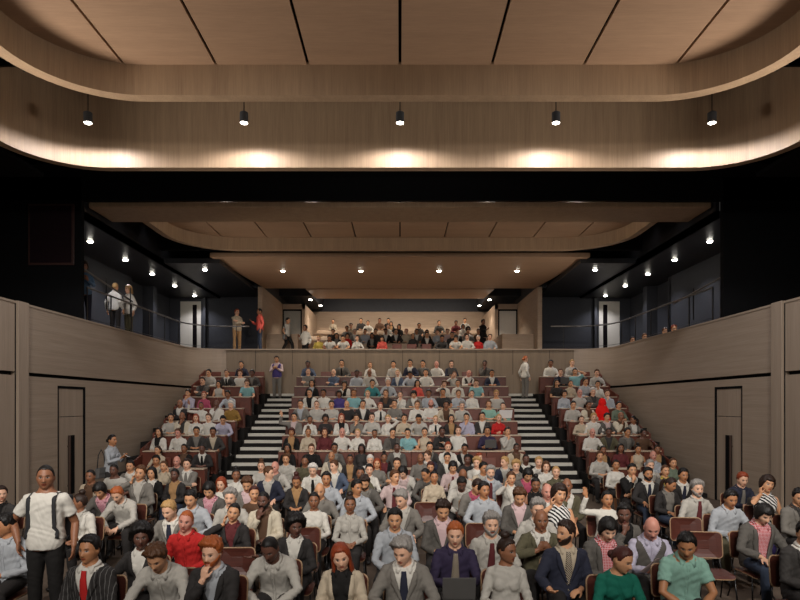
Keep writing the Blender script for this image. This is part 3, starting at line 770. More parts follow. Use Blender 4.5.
# --- lower back wall and the two side walls (parallel, with rounded corners), their black shadow gap and the rim
RIMZ, GAPZ = 4.75, 3.18
def wall_path(k, y0):
    p = [(k * 8.4, y0), (k * 8.4, 18), (k * 8.4, 23.2)] + [(k * (7.1 + 1.3 * math.cos(t)), 23.2 + 1.3 * math.sin(t)) for t in np.linspace(0, PI / 2, 12)[1:]]
    return p if k < 0 else p[::-1]
PIL = 13.2
for k, nm in ((-1, 'left'), (1, 'right')):
    s_ = 1 if k < 0 else -1
    up = MB(); band(up, wall_path(k, PIL + .28), GAPZ + .085, RIMZ, .30)
    wo = struct(up, 'wall_' + nm, W_WALL)
    lo = MB(); band(lo, wall_path(k, PIL + .28), 0, GAPZ, .30)
    # leave the door bay open in the lower cladding: built as three pieces instead
    lo = MB(); P = wall_path(k, 16.02)
    band(lo, P, 0, GAPZ, .30)
    xx = sorted((k * 8.4, k * 8.7))
    lo.box(*xx, PIL + .28, 14.72, 0, GAPZ); lo.box(*xx, 14.72, 16.02, 3.0, GAPZ)
    lo.build('lower_cladding', W_WALL, wo)
    gp = MB(); band(gp, [(x + k * .10 * (1 if abs(x) > 8.3 else .6), y + (.10 if abs(x) < 8.3 else 0)) for x, y in wall_path(k, 5)], GAPZ - .02, GAPZ + .10, .2); gp.build('shadow_gap', BLACK, wo)
    cp = MB(); band(cp, [(x - k * .02, y) for x, y in wall_path(k, 5.)], RIMZ, RIMZ + .05, .36); cp.build('rim_cap', W_WALL, wo)
    nw = MB(); nw.box(*xx, 5, PIL - .10, GAPZ + .085, RIMZ); nw.box(*xx, 5, PIL - .10, 0, GAPZ)
    nw.build('near_cladding', W_PIL, wo)
    for yy in (6.2, 7.7, 9.2, 10.7, 12.2): s2 = MB(); s2.box(*sorted((k * 8.395, k * 8.45)), yy, yy + .012, 0, RIMZ); s2.build('panel_joint', BLACK, wo)
    pl = MB(); pl.box(*sorted((k * 8.33, k * 8.72)), PIL - .10, PIL + .28, 0, RIMZ + .06)
    po = struct(pl, 'trim_1' if k < 0 else 'trim_2', W_PIL, bevel=.01)
    t = MB(); t.box(*sorted((k * 8.385, k * 8.405)), PIL - .118, PIL - .10, 0, RIMZ); t.box(*sorted((k * 8.385, k * 8.405)), PIL + .28, PIL + .295, 0, RIMZ); t.build('shadow_joint', BLACK, po)
    # tall flush door with a transom panel and a long dark pull recess
    d = MB(); d.box(*sorted((k * 8.43, k * 8.55)), 14.78, 15.96, .01, 2.22); do = struct(d, 'door_1' if k < 0 else 'door_2', W_PIL, bevel=.006)
    t = MB(); t.box(*sorted((k * 8.43, k * 8.55)), 14.78, 15.96, 2.235, 2.94); t.build('transom_panel', W_PIL, do, bevel=.006)
    t = MB(); t.box(*sorted((k * 8.405, k * 8.44)), 14.76, 14.78, 0, 3.0); t.box(*sorted((k * 8.40, k * 8.44)), 15.96, 16.02, 0, 3.0); t.box(*sorted((k * 8.41, k * 8.44)), 14.78, 15.96, 2.94, 3.0)
    t.build('door_reveal', BLACK, do)
    t = MB(); t.box(*sorted((k * 8.405, k * 8.44)), 15.24, 15.50, .25, 1.75); t.build('pull_recess', BLACK, do)
    t = MB(); t.box(*sorted((k * 8.36, k * 8.40)), 15.20, 15.25, .25, 1.75); t.box(*sorted((k * 8.38, k * 8.44)), 15.21, 15.24, .45, .5); t.box(*sorted((k * 8.38, k * 8.44)), 15.21, 15.24, 1.45, 1.5); t.build('pull_bar', plain('dark timber pull %s' % nm, srgb('#3d2b22'), rough=.5), do, bevel=.006)
    # balcony floor beside the hall, and the blue-black outer wall
    bf = MB()
    if k < 0: bf.box(-10.8, -8.72, 5, 28.6, RIMZ - .25, RIMZ); bf.box(-9, -6.2, 24.82, 28.6, RIMZ - .25, RIMZ)
    else:                     # a sunken bay beside the rim where four spectators sit
        bf.box(9.9, 10.8, 5, 28.6, RIMZ - .25, RIMZ); bf.box(8.72, 9.9, 5, 18.4, RIMZ - .25, RIMZ); bf.box(8.72, 9.9, 24.2, 28.6, RIMZ - .25, RIMZ); bf.box(6.2, 8.9, 24.82, 28.6, RIMZ - .25, RIMZ); bf.box(8.75, 9.95, 18.3, 24.3, 3.65, 3.87)
    struct(bf, 'floor_gallery_' + nm, CARPET)
    ow = MB(); ow.box(*sorted((k * 10.6, k * 10.8)), 16.2, 23.6, RIMZ, 8.4); ow.box(*sorted((k * 10.9, k * 11.1)), 23.6, 28.6, RIMZ, 8.4); ow.box(*sorted((k * 10.6, k * 11.1)), 23.5, 23.7, RIMZ, 8.4)
    ow.box(*sorted((k * 10.45, k * 10.95)), 25.4, 25.8, RIMZ, 8.4)
    struct(ow, 'wall_gallery_' + nm, BLUEBLK)
    # wall closing the gallery, with a pale door that has a slot window
    gw = MB(); gw.box(*sorted((k * 6.45, k * 9.42)), 28.4, 28.6, RIMZ, 8.4); gw.box(*sorted((k * 10.42, k * 11.1)), 28.4, 28.6, RIMZ, 8.4); gw.box(*sorted((k * 9.42, k * 10.42)), 28.4, 28.6, 7.42, 8.4)
    gw.box(*sorted((k * 9.15, k * 9.25)), 28.2, 28.6, RIMZ, 8.4)
    struct(gw, 'wall_gallery_end_' + nm, BLUEBLK)
    gd = MB(); gd.box(*sorted((k * 9.43, k * 10.41)), 28.42, 28.50, RIMZ, 7.41); go = struct(gd, 'door_3' if k < 0 else 'door_4', DOORW, bevel=.01)
    sl = MB(); xs = sorted((k * 9.62, k * 9.82)); sl.box(*xs, 28.405, 28.44, 4.95, 7.25); sl.build('slot_window', GLASS, go)
    # dark pier that closes the view above the rim, with a control-room window
    pr = MB(); pr.box(*sorted((k * (8.5 if k < 0 else 8.62), k * 14)), 16.0, 16.15, RIMZ, 8.6); struct(pr, 'wall_pier_' + nm, BLACK)
    if k < 0:
        wn = MB(); wn.box(-9.9, -8.68, 15.97, 16.01, 6.25, 7.88); wo_ = struct(wn, 'window_1', plain('dark bronze frame', (.05, .022, .018), rough=.4), bevel=.004)
        pn = MB(); pn.box(-9.84, -8.74, 15.955, 15.975, 6.31, 7.82); pn.build('pane', plain('smoked glass', (.018, .010, .012), rough=.1), wo_)
    # gallery ceiling with a drop face, kept dark
    gc = MB(); gc.box(*sorted((k * 8.5, k * 11.1)), 16.16, 28.6, 7.55, 7.75); gc.box(*sorted((k * 8.5, k * 8.6)), 16.16, 28.6, 7.55, 9.2)
    gc.box(*sorted((k * 6.5, k * 8.55)), 21.6, 28.6, 7.62, 7.8)
    struct(gc, 'ceiling_gallery_' + nm, SATIN)
bw = MB(); bw.box(-7.15, 7.15, 24.5, 24.8, 0, RIMZ); bo = struct(bw, 'wall_back', W_DADO)
t = MB(); t.box(-7.15, 7.15, 24.46, 24.84, RIMZ, RIMZ + .05); t.build('rim_cap', W_WALL, bo)
for xx in (-5.9, -4.4, -2.9, -1.4, .1, 1.6, 3.1, 4.6, 6.1):
    t = MB(); t.box(xx, xx + .012, 24.49, 24.52, 0, RIMZ); t.build('panel_joint', BLACK, bo)
for k, nm in ((-1, 1), (1, 2)):
    t = MB(); t.box(*sorted((k * 4.15, k * 5.4)), 24.44, 24.5, 2.95, 3.72); t.box(*sorted((k * 4.15, k * 5.4)), 24.45, 24.5, 3.72, 3.75); struct(t, 'baseboard_%d' % nm, W_DADO)

# --- front ceiling: panels inside an oval ring, a second lit band below it
zc = 8.58
ce = MB(); path = area_rr(6.0, 10.9, 1.7, 2.0)
co = None
edges = [-6.4 + .0] + [-4.902 + 1.634 * i for i in range(7)] + [6.4]
base = MB(); base.box(-6.9, 6.9, 1.0, 11.0, zc + .06, zc + .2); co = struct(base, 'ceiling', BLACK)
for a, b in zip(edges[:-1], edges[1:]):
    p = MB(); p.box(a + .025, b - .025, 1.2, 10.88, zc, zc + .05); p.build('ceiling_panel', W_CEIL, co)
rg = MB(); band(rg, area_rr(6.12, 10.66, 1.55, 2.0, 18), 8.04, zc + .05, .24); struct(rg, 'ceiling_ring', W_RIM, smooth=False)
vd = MB(); vd.box(-14, 14, 1.0, 20.5, 9.6, 9.7); vd.box(-14, 14, 10.98, 11.04, 8.75, 9.65); vd.box(-14, -6.5, 1, 11, 8.9, 8.95); vd.box(6.5, 14, 1, 11, 8.9, 8.95); struct(vd, 'ceiling_void', BLACK)
b2 = MB(); band(b2, area_rr(7.70, 12.85, 1.45, 3.0, 18), 7.615, 9.4, .20); bo2 = struct(b2, 'ceiling_band', W_RIM)
bl = MB(); bl.box(-14, 14, 13.4, 13.5, 7.9, 9.65); bl.box(-14, 14, 16.0, 16.15, 7.99, 9.7); bl.box(-14, -7.95, 3, 13.4, 7.62, 7.7); bl.box(7.95, 14, 3, 13.4, 7.62, 7.7); bl.box(-14, 14, 13.4, 16.1, 8.6, 8.7)
for k in (-1, 1): bl.box(*sorted((k * 12.2, k * 12.4)), 5, 16.1, 4.5, 9.7)
struct(bl, 'wall_proscenium', BLACK)
# --- second reflector over the stalls
z2 = 7.875
fb = MB(); fb.box(-8.45, 8.45, 16.25, 17.6, z2, z2 + .15); struct(fb, 'ceiling_beam', W_RIM, bevel=.04)
r2 = MB(); band(r2, area_rr(7.35, 20.72, 1.9, 17.6, 18), z2, z2 + .46, .20); struct(r2, 'ceiling_ring_rear', W_RIM)
c2 = MB(); c2.box(-7.5, 7.5, 16.6, 20.9, z2 + .50, z2 + .6); c2o = struct(c2, 'ceiling_rear', BLACK)
ed = [-7.45] + [-6.12 + 1.53 * i for i in range(9)] + [7.45]
for a, b in zip(ed[:-1], ed[1:]):
    p = MB(); p.box(a + .022, b - .022, 16.7, 20.75, z2 + .42, z2 + .5); p.build('ceiling_panel', W_CEIL, c2o)
sf = MB(); sf.loft([[(-6.75, 21.3, 7.77), (6.75, 21.3, 7.77), (6.75, 21.3, 7.92), (-6.75, 21.3, 7.92)], [(-6.1, 27.1, 7.77), (6.1, 27.1, 7.77), (6.1, 27.1, 7.92), (-6.1, 27.1, 7.92)]]); struct(sf, 'ceiling_soffit', W_CEIL)
s3 = MB(); s3.loft([[(-4.3, 27.4, 7.78), (4.3, 27.4, 7.78), (4.3, 27.4, 7.95), (-4.3, 27.4, 7.95)], [(-4.35, 31.2, 8.03), (4.35, 31.2, 8.03), (4.35, 31.2, 8.2), (-4.35, 31.2, 8.2)]]); struct(s3, 'ceiling_reflector', W_CEIL)
rc = MB(); rc.box(-8.4, 8.4, 21.2, 36.3, 9.3, 9.4); rc.box(-8.4, 8.4, 21.0, 21.15, 7.95, 9.4)
for k in (-1, 1): rc.box(*sorted((k * 8.25, k * 8.35)), 20.9, 28.5, 8.9, 9.4)
struct(rc, 'ceiling_upper', BLACK)
# --- upper circle behind the rim
uf = MB(); uf.box(-4.7, 4.7, 24.8, 27.4, 4.05, 4.3)
for i in range(6): uf.box(-4.9, 4.9, 27.4 + 1.2 * i, 35.9, 4.05, 4.6 + .3 * i)
struct(uf, 'floor_circle', W_BACK)
ub = MB(); ub.box(-6.2, 6.2, 35.9, 36.1, 4.0, 8.07); ub.box(-.6, 4.6, 35.84, 35.9, 6.4, 7.5); struct(ub, 'wall_circle_back', W_BACK)
uk = MB(); uk.box(-6.4, 6.4, 35.92, 36.12, 8.07, 9.35); struct(uk, 'wall_circle_top', BLUEBLK)
for k, nm in ((-1, 'left'), (1, 'right')):
    u = MB(); u.box(*sorted((k * 6.1, k * 6.3)), 26.6, 31.2, RIMZ, 7.75); struct(u, 'wall_circle_' + nm, W_BACK)
    u = MB(); u.box(*sorted((k * 4.95, k * 5.1)), 31.2, 35.95, 4.3, 7.75); u.box(*sorted((k * 4.95, k * 6.3)), 31.2, 31.4, 7.48, 7.75); u.box(*sorted((k * 6.12, k * 6.3)), 31.2, 31.4, RIMZ, 7.75); struct(u, 'wall_vestibule_' + nm, W_BACK)
    u = MB(); u.box(*sorted((k * 5.12, k * 6.1)), 31.28, 31.36, 4.75, 7.46); dd = struct(u, 'door_5' if k < 0 else 'door_6', plain('grey-green glazed door', srgb('#98958a'), rough=.3) if k < 0 else DOORW, bevel=.01)
    f = MB(); f.box(*sorted((k * 5.10, k * 5.17)), 31.22, 31.30, 4.75, 7.48); f.box(*sorted((k * 6.05, k * 6.12)), 31.22, 31.30, 4.75, 7.48); f.box(*sorted((k * 5.1, k * 6.12)), 31.22, 31.30, 7.40, 7.48); f.build('door_frame', BLACK, dd)
    u = MB(); u.box(*sorted((k * 4.72, k * 6.08)), 24.85, 31.0, 4.3, 4.74); struct(u, 'floor_landing_' + nm, CARPET)
    u = MB(); u.box(*sorted((k * 4.64, k * 4.76)), 27.3, 31.0, 4.3, 5.75); u.box(*sorted((k * 4.64, k * 6.06)), 27.2, 27.3, 4.74, 5.72); struct(u, 'wall_parapet_' + nm, W_BACK)
    u = MB(); u.box(*sorted((k * 4.6, k * 6.4)), 31.3, 36, 8.2, 9.3); u.box(*sorted((k * 6.3, k * 6.5)), 26.6, 36, 7.7, 9.35); struct(u, 'wall_circle_upper_' + nm, BLUEBLK)

# ------------------------------------------------------------------ fixed rails
RAILM = plain('brushed grey handrail', (.16, .15, .14), rough=.35, metal=.5)
def railing(pts, name, label, post_every=1.35, h=.94, mid=()):
    r = empty(name, (pts[0][0], pts[0][1], pts[0][2]))
    o = np.array(pts[0]); P = [np.array(p) - o for p in pts]
    hr = MB(); hr.tube([p + [0, 0, h] for p in P], .028, 8); hr.build('handrail', RAILM, r, smooth=True)
    for m_ in mid: b = MB(); b.tube([p + [0, 0, m_] for p in P], .008, 6); b.build('rail_bar', STEEL, r, smooth=True)
    L_ = 0.; nxt = 0.
    for a, b in zip(P[:-1], P[1:]):
        d = np.linalg.norm(b - a)
        while nxt <= L_ + d:
            p = a + (b - a) * ((nxt - L_) / d); q_ = MB(); q_.box(p[0] - .014, p[0] + .014, p[1] - .014, p[1] + .014, 0, h); q_.build('post', STEEL, r); nxt += post_every
        L_ += d
    return tag(r, label, 'railing')
for k, w in ((-1, 'beside the pair in white tops'), (1, 'on the gallery with no standing spectators')):
    pts = [(k * 8.55, y, RIMZ + .05) for y in np.linspace(16.4, 23.2, 10)] + [(k * (7.1 + 1.45 * math.cos(t)), 23.2 + 1.45 * math.sin(t), RIMZ + .05) for t in np.linspace(0, PI / 2, 10)[1:]] + [(k * 6.2, 24.65, RIMZ + .05)]
    railing(pts, 'railing', 'thin black steel railing curving along the gallery rim ' + w, mid=(.10,))
    railing([(k * 8.75, 16.3, RIMZ + .62), (k * 8.75, 19.6, RIMZ + .20)] if k < 0 else [(8.75, 16.3, RIMZ + .3), (8.75, 19.2, RIMZ + .05)], 'stair_handrail', 'black sloping stair handrail by the dark pier ' + ('where the person in blue stands' if k < 0 else 'on the empty gallery side'), 1.6, .95)
# ------------------------------------------------------------------ who sits where: px py sex+skin hair top pose options
FLAT = """
6 525 m3 sk S:lb lap y-45 p8
90 541 m3 sk J:ch#pin/w/rd lap y-6
156 555 m2 qm S:pg lean y-4 p24
213 545 m1 qo+Bfo J:ch/lb chin y-8 p6
270 552 m5 zk S:pg lean y-14 p22
341 556 f1 lr C:bg/bk lap y8 p16 r-8
404 550 m1 qe J:gr/w/nv knee y-22 p20
455 540 m1 so S:pl/x/bg#tiestripe hold y-4 p8
507 543 f4 un W:pg lap y48 p4
566 540 m2 sn+Bfn J:nv/bg/bg#tiestripe open y-62
623 553 f2 td W:gn hold y46 p18
688 541 m3 sk P:mt down y-22 p20
806 533 m2 sk J:dg/w lap y-20 p10
141 528 f5 ak J:ch/w open y16 p4
187 523 m0 zo S:rd slouch y6 r8
234 522 f2 tk J:ch/mr phone y8 r10
295 526 f5 ak J:ch/w point y24 p8
394 519 m2 sk S:lb down y-6 p6
491 525 m1 qe+Bfe S:pg/x/mr slouch y2
541 524 m4 b J:ol/w/gr tie y0 p4
607 530 m1 fk C:mg/rd#check lap y-4 p26
653 530 m0 b V:mg/li hold y-8 p24
763 514 m1 fk C:mg/rd#check knee y-2 p26 b:jn
80 502 f4 un C:w/pg lap y-75
119 494 m1 so S:pg lean y4 p22
170 510 m1 sy J:gr/w/nv knee y-10 p20
191 496 m2 sk S:lb slouch y-8 p10
230 502 m1 qe+Bme S:pg slouch y2
264 505 m5 zk+Bfk C:cr/br one y-6 p8
314 500 f4 tk W:w lap y4
350 504 f4 un S:pg lap y6
443 510 m2 qn J:mg/pp#check lap y4 p22
484 497 m3 sk S:lb knee y12 p6
520 499 m2 qm J:mg/pp#check lap y2 p22
538 510 m1 qe+Bme S:pg knee y6 p6
559 493 f2 fn D:bk#stripe phone y16 r8 s1.08
607 499 f3 tk W:w raise y0
624 515 m5 sk C:mg/bk chin y-16 p10
731 497 m3 sk S:lb slouch y10 p10 b:ol
697 490 m1 qe+Bfe S:pg/x/mr knee y2
742 479 m1 sr S:nv/x/gr hold y0 p8
767 484 f2 fn D:bk#stripe phone y8 r10 b:pu s1.06
799 497 m2 sk J:gr/dg lap y-20 p12
1 494 f1 sn J:dg/bk lap y40
91 476 m4 zk C:bg/br slouch y0
100 487 m2 fk J:mg/pk#check lean y2 p22
114 470 m5 zk T:pg slouch y6
130 466 m2 sk J:gr/w slouch y10
140 475 f2 sm J:gr/pg phone y4 r6 s1.08
152 474 f2 ok C:bk/w lap y-4 b:skirt
156 461 m3 sk J:gr/bg slouch y8
164 465 f2 tm S:bg phone2 y-8
177 462 m0 b S:gr slouch y0
187 464 m1 sn J:gr/w/gr cross y4
175 474 f5 tk C:ch/tn lap y-6 b:jn
209 494 m2 fk J:mg/pk#check lap y0 p26
222 488 f1 lr W:w lap y4 p10
236 475 f4 uk S:w lap y20
247 489 m2 qm J:gr/pp#check lap y-4 p22
254 494 f2 td W:br slouch y14
261 466 f1 um W:pg hold y10
269 473 m1 sm J:nv/pg slouch y72
275 467 m0 b J:pg/gr slouch y-12
286 459 m2 sm S:pg down y4
305 461 m4 zk S:ol slouch y6
313 470 m1 qw S:w/x/bk slouch y2 p12
296 481 f3 ud J:ch/tn lap y-6 p22
326 479 m3 sk S:lb knee y-6
320 491 m2 b S:gr knee y6 p8
334 466 m1 sm J:sb/w slouch y-48
332 457 m3 b J:cr/gr slouch y0
350 459 f4 tk C:ch/tn lap y0 b:jn
370 461 m1 sw S:w slouch y0 p10
369 470 f1 sk S:w hold y4 p6
360 473 m4 sk S:ol slouch y0
365 481 m2 qn+Bfn J:mg/gr slouch y0 p20
357 488 m3 sk S:lb slouch y30 p6
377 463 f2 lr S:gr lap y10
395 478 m2 sm S:pp/x/mr knee y30
397 462 m2 sn S:gr cross y0
402 499 m1 qe J:gr/pg knee y-30 p18
404 475 m1 fk J:pg/pp lean y-18 p18
427 475 m3 zk S:mg lean y-30 p12
434 481 f3 tk S:bg lap y4
431 468 f2 sd J:mg/gr slouch y0 p10
428 456 m1 sm J:nv/w slouch y-58
453 466 m2 fk S:pp/x/mr slouch y0 p14
462 474 m4 b S:pg lean y8 p18
463 484 m5 sk S:pg lean y2 p22
479 455 f1 sr J:pg/w slouch y30
477 463 m1 qy J:pg/w cross y-20
483 470 m3 sk J:bg/pg slouch y12
490 474 m1 qe+Bfe S:lb/x/mr slouch y0
511 481 f2 sm J:pg/w phone y4
505 462 m1 sy J:nv/pg slouch y-60
516 466 m1 qy S:gr slouch y4
526 461 m5 zk J:bk/w slouch y0
527 477 m2 fk J:mg/pk slouch y-4 p24
476 491 m2 sn J:gr/pk slouch y20 p20
536 484 f4 uk D:bk lap y-4 p16
539 461 m1 sy S:w slouch y-6
546 466 f1 om S:w lap y4
556 472 f1 ty S:ol lap y-8
567 481 m4 b J:ol/w one y-14
547 485 m0 b J:gr/w slouch y0
600 455 m2 sm S:pg desk y0
616 465 f3 tk W:w lap y-4 b:skirt
632 470 m2 sk J:bk/w chin y-10
648 474 m3 sk+Bfk J:ch/w/nv knee y-4 b:jn
650 466 m1 se J:pg/w slouch y10
665 470 f2 tm C:mg/ye lap y-6
670 484 f3 pn C:ch/gr lap y40 p22 b:jn
673 463 f2 tm S:gg lap y0
683 475 m3 sk J:ch/w/nv slouch y-4
653 447 m0 b S:lb cross y-4
421 452 m4 b S:gr slouch y0
384 452 f4 uk C:bk/mr lap y0
447 455 m2 sk J:dg/w slouch y4
467 449 m5 sk S:ch slouch y0
"""
# raked rows: the row is found from the height of the head in the photograph
RAKED = """
242 365 m2 sk S:nv slouch y0
210 373 m2 sk S:pg slouch y0
227 373 m2 sm J:dg/w/bk slouch y4
243 372 m1 qm T:w slouch y-6
253 374 m5 sk J:dg/gr slouch y-16
249 382 m1 sm T:tq down y0 p14
203 384 m1 sn J:mg/dg cross y-10
219 385 f2 ok D:pg lap y0
229 392 m4 sk S:lb lean y0
197 396 f1 sr S:pk lap y10
191 402 m2 sn S:li chin y0
201 404 f4 zk S:w raise y-6
221 405 m5 b S:w one y8
233 404 m1 qw S:mu slouch y-6
164 405 m4 b J:ch/w cross y0
202 416 f1 lr S:w lap y0
175 417 m4 b C:cr/dg one y4
207 421 m1 sm S:w knee y-4
187 427 m0 sm S:w slouch y4
167 424 m2 sk S:pg desk y10
229 419 m2 sk S:li lean y0 p20
149 430 f2 ln C:w/bk lap y-20
159 438 f2 pn S:bg desk y-10 p10
196 436 m3 sk J:dg/gr desk y4
214 434 m4 sk J:dg/bg slouch y4
214 443 m5 zk J:ch/w/bk desk y0
191 445 f4 tk C:bk/br lap y-4
308 363 m5 sk S:sb slouch y4
342 364 m2 sk J:mg/gr/bk slouch y0
370 363 f2 tm S:w/x/bk lap y0
394 364 m2 sk S:pg slouch y0
411 363 m2 sk J:nv/w slouch y-6
308 372 m1 zm S:gr cross y6
334 370 m1 b S:sb cross y-8
357 372 m5 sk S:lb slouch y6
369 373 m4 b S:pg slouch y0
400 372 f1 ty J:sb/w lap y0
409 374 m4 sk S:lb lean y0 p14
312 383 f2 ok J:bk/lb lap y0
345 382 f2 fk C:w/bk chin y-6
371 383 m2 sk S:tl lean y0
388 382 m1 qw S:lb/x/gr knee y0
313 392 m2 sk C:w/bk slouch y10
328 393 m4 sk S:w slouch y0
307 396 m2 sn J:gr/lb slouch y-6
359 394 f1 ty S:w slouch y8
356 397 m3 sm T:tq slouch y0
386 394 m2 sm J:ch/br cross y0
404 395 f1 tn S:w chin y-4
314 404 m1 zm S:pg slouch y-8
328 404 m2 sk S:pg desk y6
339 400 f4 fk S:pu lap y0
346 402 m2 b T:ch slouch y-10
362 404 m2 sk J:ch/w slouch y0
380 402 f1 sr S:w/x/bk lap y0
395 405 m2 sn S:gr desk y4
303 419 m2 sk J:gr/pp raise y4
309 415 f4 tk S:w lap y0
315 429 f3 um S:bg lap y10
322 419 f4 fk T:ch lap y-6
329 419 f1 lr C:w/bk lap y0
340 423 m0 b S:w slouch y0
344 417 f2 sn S:gr chin y0
355 418 m1 sn S:pg desk y6
362 416 f1 sy S:w hair y0
352 433 f1 ty S:w lap y0
358 434 f4 tk S:w lap y-6
377 421 m2 sk S:bg desk y0
396 416 m3 sk S:pg lean y0 p16
393 431 m2 sk P:tq slouch y0
372 433 m2 sk J:mg/dg slouch y6
288 444 f4 ok C:bk/br lap y0
302 441 f3 fd C:bk/tn lap y0
311 441 m1 sm J:bk/bk desk y4
334 443 m4 sk J:mg/gr desk y-4
362 444 f5 ok C:ch/dg lap y0
324 442 f2 ld S:mr lap y-8
397 442 m5 zk J:mg/pg point y0
409 442 f2 sn D:bg lap y6
424 364 m2 sk J:mg/gr slouch y-10
437 360 m0 b S:w slouch y0
451 362 m1 sn S:nv hold y0
485 364 m5 sk J:mg/dg one y0
426 371 m2 sk S:w knee y0
455 372 f1 sm S:pg phone y0
467 373 m0 b V:ch/w hold y6 p18
492 374 m3 sk J:nv/w desk y0
477 381 m1 sm T:tq down y-8 p14
417 383 f2 ok S:or lap y0
445 382 f1 fm S:w phone y0
457 386 f2 tk S:w lap y4
419 392 m2 fk J:gr/w desk y0 p20
446 394 m3 sk T:ch slouch y0
452 397 m2 sm S:lb desk y0
462 395 f1 tn S:w lap y-4
435 402 m4 sk S:lb slouch y20
419 402 m2 sm S:w slouch y0
429 406 m0 b+Bfm S:w desk y4
446 405 m4 sk C:bg/br lean y0
462 402 m1 qe S:pg slouch y0
493 402 m2 sm T:mt desk y20
497 397 m2 sy T:pg slouch y0
499 407 f1 tk W:mt hold y0
412 419 f1 ty S:w/x/bk hold y0
430 417 f2 ok C:ch/tn lap y0
450 420 m1 sm S:w point y0
457 415 m2 sk S:li one y0
467 421 m2 sk J:dg/w lap y0
483 419 f1 ty S:rd hold y0
488 431 m3 sk S:pl hold y0
429 434 m5 sk J:ch/bk desk y-6
435 440 m2 sk J:dg/gr/bk desk y0
451 441 m1 sr S:w slouch y20
456 442 m4 sk J:bk/pg slouch y6
507 435 m2 sk S:pg one y0
516 442 m5 zk C:bg/br slouch y0
551 364 m4 sk S:w slouch y10
572 365 m1 sy S:pg slouch y0
561 372 m1 sm S:nv hold y0
575 372 m2 sk T:tq hair y0
604 371 m1 sm S:pg slouch y6
553 383 f2 lk T:ch lap y0
567 385 f2 tk S:bg lap y0
582 384 m2 sk S:lb slouch y10
597 381 f2 sk S:w one y0
587 387 m1 qw J:mg/dg cross y0
604 392 m1 sm S:lb one y0
555 394 f2 fn S:lb lap y0
563 402 m2 sk S:pg slouch y0
577 402 m0 b S:pg slouch y-10
581 406 m4 sk C:cr/br desk y0
616 407 m2 sk S:gg desk y0
598 411 f2 ld W:sc lap y40
571 418 f1 tm S:bg desk y0
607 417 m1 sy S:w slouch y0
625 418 m4 b C:cr/br chin y0
612 421 m2 sk J:mg/pp desk y0
576 424 m0 b S:w slouch y0
653 421 f4 pk C:gr/w desk y-65
578 437 m5 zk J:ol/dg slouch y0
603 439 m3 sk J:mg/gr slouch y6
619 438 m5 sk T:br slouch y0
592 448 f4 tk C:bk/tn lap y0
610 447 f4 lk S:mr lap y-4
628 448 f3 uk D:bg lap y-6
662 443 f4 tk C:bk/tn lap y0
"""
# upper circle: a front row behind the rim and small figures on the tiers beyond
CIRCLE_FRONT = """
326 346 m4 sk T:w lean y0 p20
343 344 m2 sk T:w lean y6 p20
357 335 f1 tk S:w slouch y0
382 338 f2 fk S:or lap y0 p18
322 336 f1 ty W:ye lap y0
442 345 m4 sk S:dg lean y-20 p20
458 342 m2 fk T:w lean y10 p20
469 337 m1 sn S:w slouch y0
479 340 f1 sw S:rd lap y0
485 342 m1 sn S:lb slouch y0
"""
CIRCLE_TIER = """
333 320 f2 tk S:bg lap y0
333 332 m2 sk S:ch slouch y0
339 335 f2 ok C:ch/gr lap y0
351 326 m1 sn S:bg slouch y0
347 330 m3 sk S:gr slouch y0
345 335 f2 fk S:rd lap y0
361 320 m2 sk S:dg slouch y0
368 323 m2 sk S:w slouch y0
361 331 m1 se J:gr/w slouch y0
368 333 m2 sk S:lb slouch y0
372 335 f4 ok C:bk/gr lap y0
376 333 m2 sk S:dg slouch y0
380 318 m4 sk S:br slouch y0
388 319 m2 sk S:bk slouch y0
391 323 f2 ok C:bk/tn lap y0
388 326 f1 tn S:w lap y0
393 332 m4 sk J:bk/w slouch y0
399 328 f2 ok S:ch lap y0
401 333 m2 sk J:ch/w slouch y0
408 331 m1 sr S:bg slouch y0
413 335 f2 tk S:dg lap y0
419 325 m2 sk S:gr slouch y0
420 331 m3 sk J:mg/w slouch y0
427 335 m2 sk J:bk/w slouch y0
431 332 f2 ok C:ch/bg lap y0
437 333 f1 tm S:lb lap y0
440 331 m1 sm S:pp slouch y0
439 324 m2 sk S:mg slouch y0
449 332 f1 sr J:bk/w lap y0
452 336 m2 sk S:ch slouch y0
456 323 m4 sk S:mr slouch y0
460 333 m2 sk J:gr/w slouch y0
465 321 m2 sk S:pg slouch y0
463 328 f4 ok S:w lap y0
468 331 f2 ak C:br/ch lap y0
472 333 m2 sk S:br slouch y0
"""
# ------------------------------------------------------------------ reading the lists
ORD = ['front', 'second', 'third', 'fourth', 'fifth', 'sixth', 'seventh', 'eighth', 'ninth', 'tenth', 'eleventh', 'twelfth', 'thirteenth', 'fourteenth', 'fifteenth', 'sixteenth', 'seventeenth', 'eighteenth']
NTH = ['first'] + ORD[1:]
def parse(text):
    out = []
    for ln in text.strip().splitlines():
        w = ln.split(); d = dict(px=float(w[0]), py=float(w[1]), g=w[2][0], skin=int(w[2][1]), hair=w[3], top=w[4], pose=w[5])
        for o in w[6:]:
            if o[:2] == 'b:': d['b'] = o[2:]
            else: d[o[0]] = float(o[1:])
        out.append(d)
    return out
HW = {'s': '{}-haired', 'q': '{}-haired', 'z': '{}-cropped', 'g': '{}-haired', 'a': '{} afro', 'l': 'long-haired', 'u': 'top-knotted', 't': 'tied-back {}-haired', 'p': 'pony-tailed', 'o': 'bobbed {}-haired', 'f': 'fringed {}-haired', 'b': 'bald', 'm': '{}-haired'}
PH = {'lean': 'leaning forward', 'chin': 'hand at chin', 'phone': 'phoning', 'phone2': 'phoning', 'cross': 'arms folded', 'raise': 'arm raised', 'hair': 'hand at head', 'point': 'arm held out', 'one': 'hand at mouth', 'knee': 'hands on knees', 'hold': 'reading', 'tie': 'hands at collar', 'desk': 'leaning on desk'}
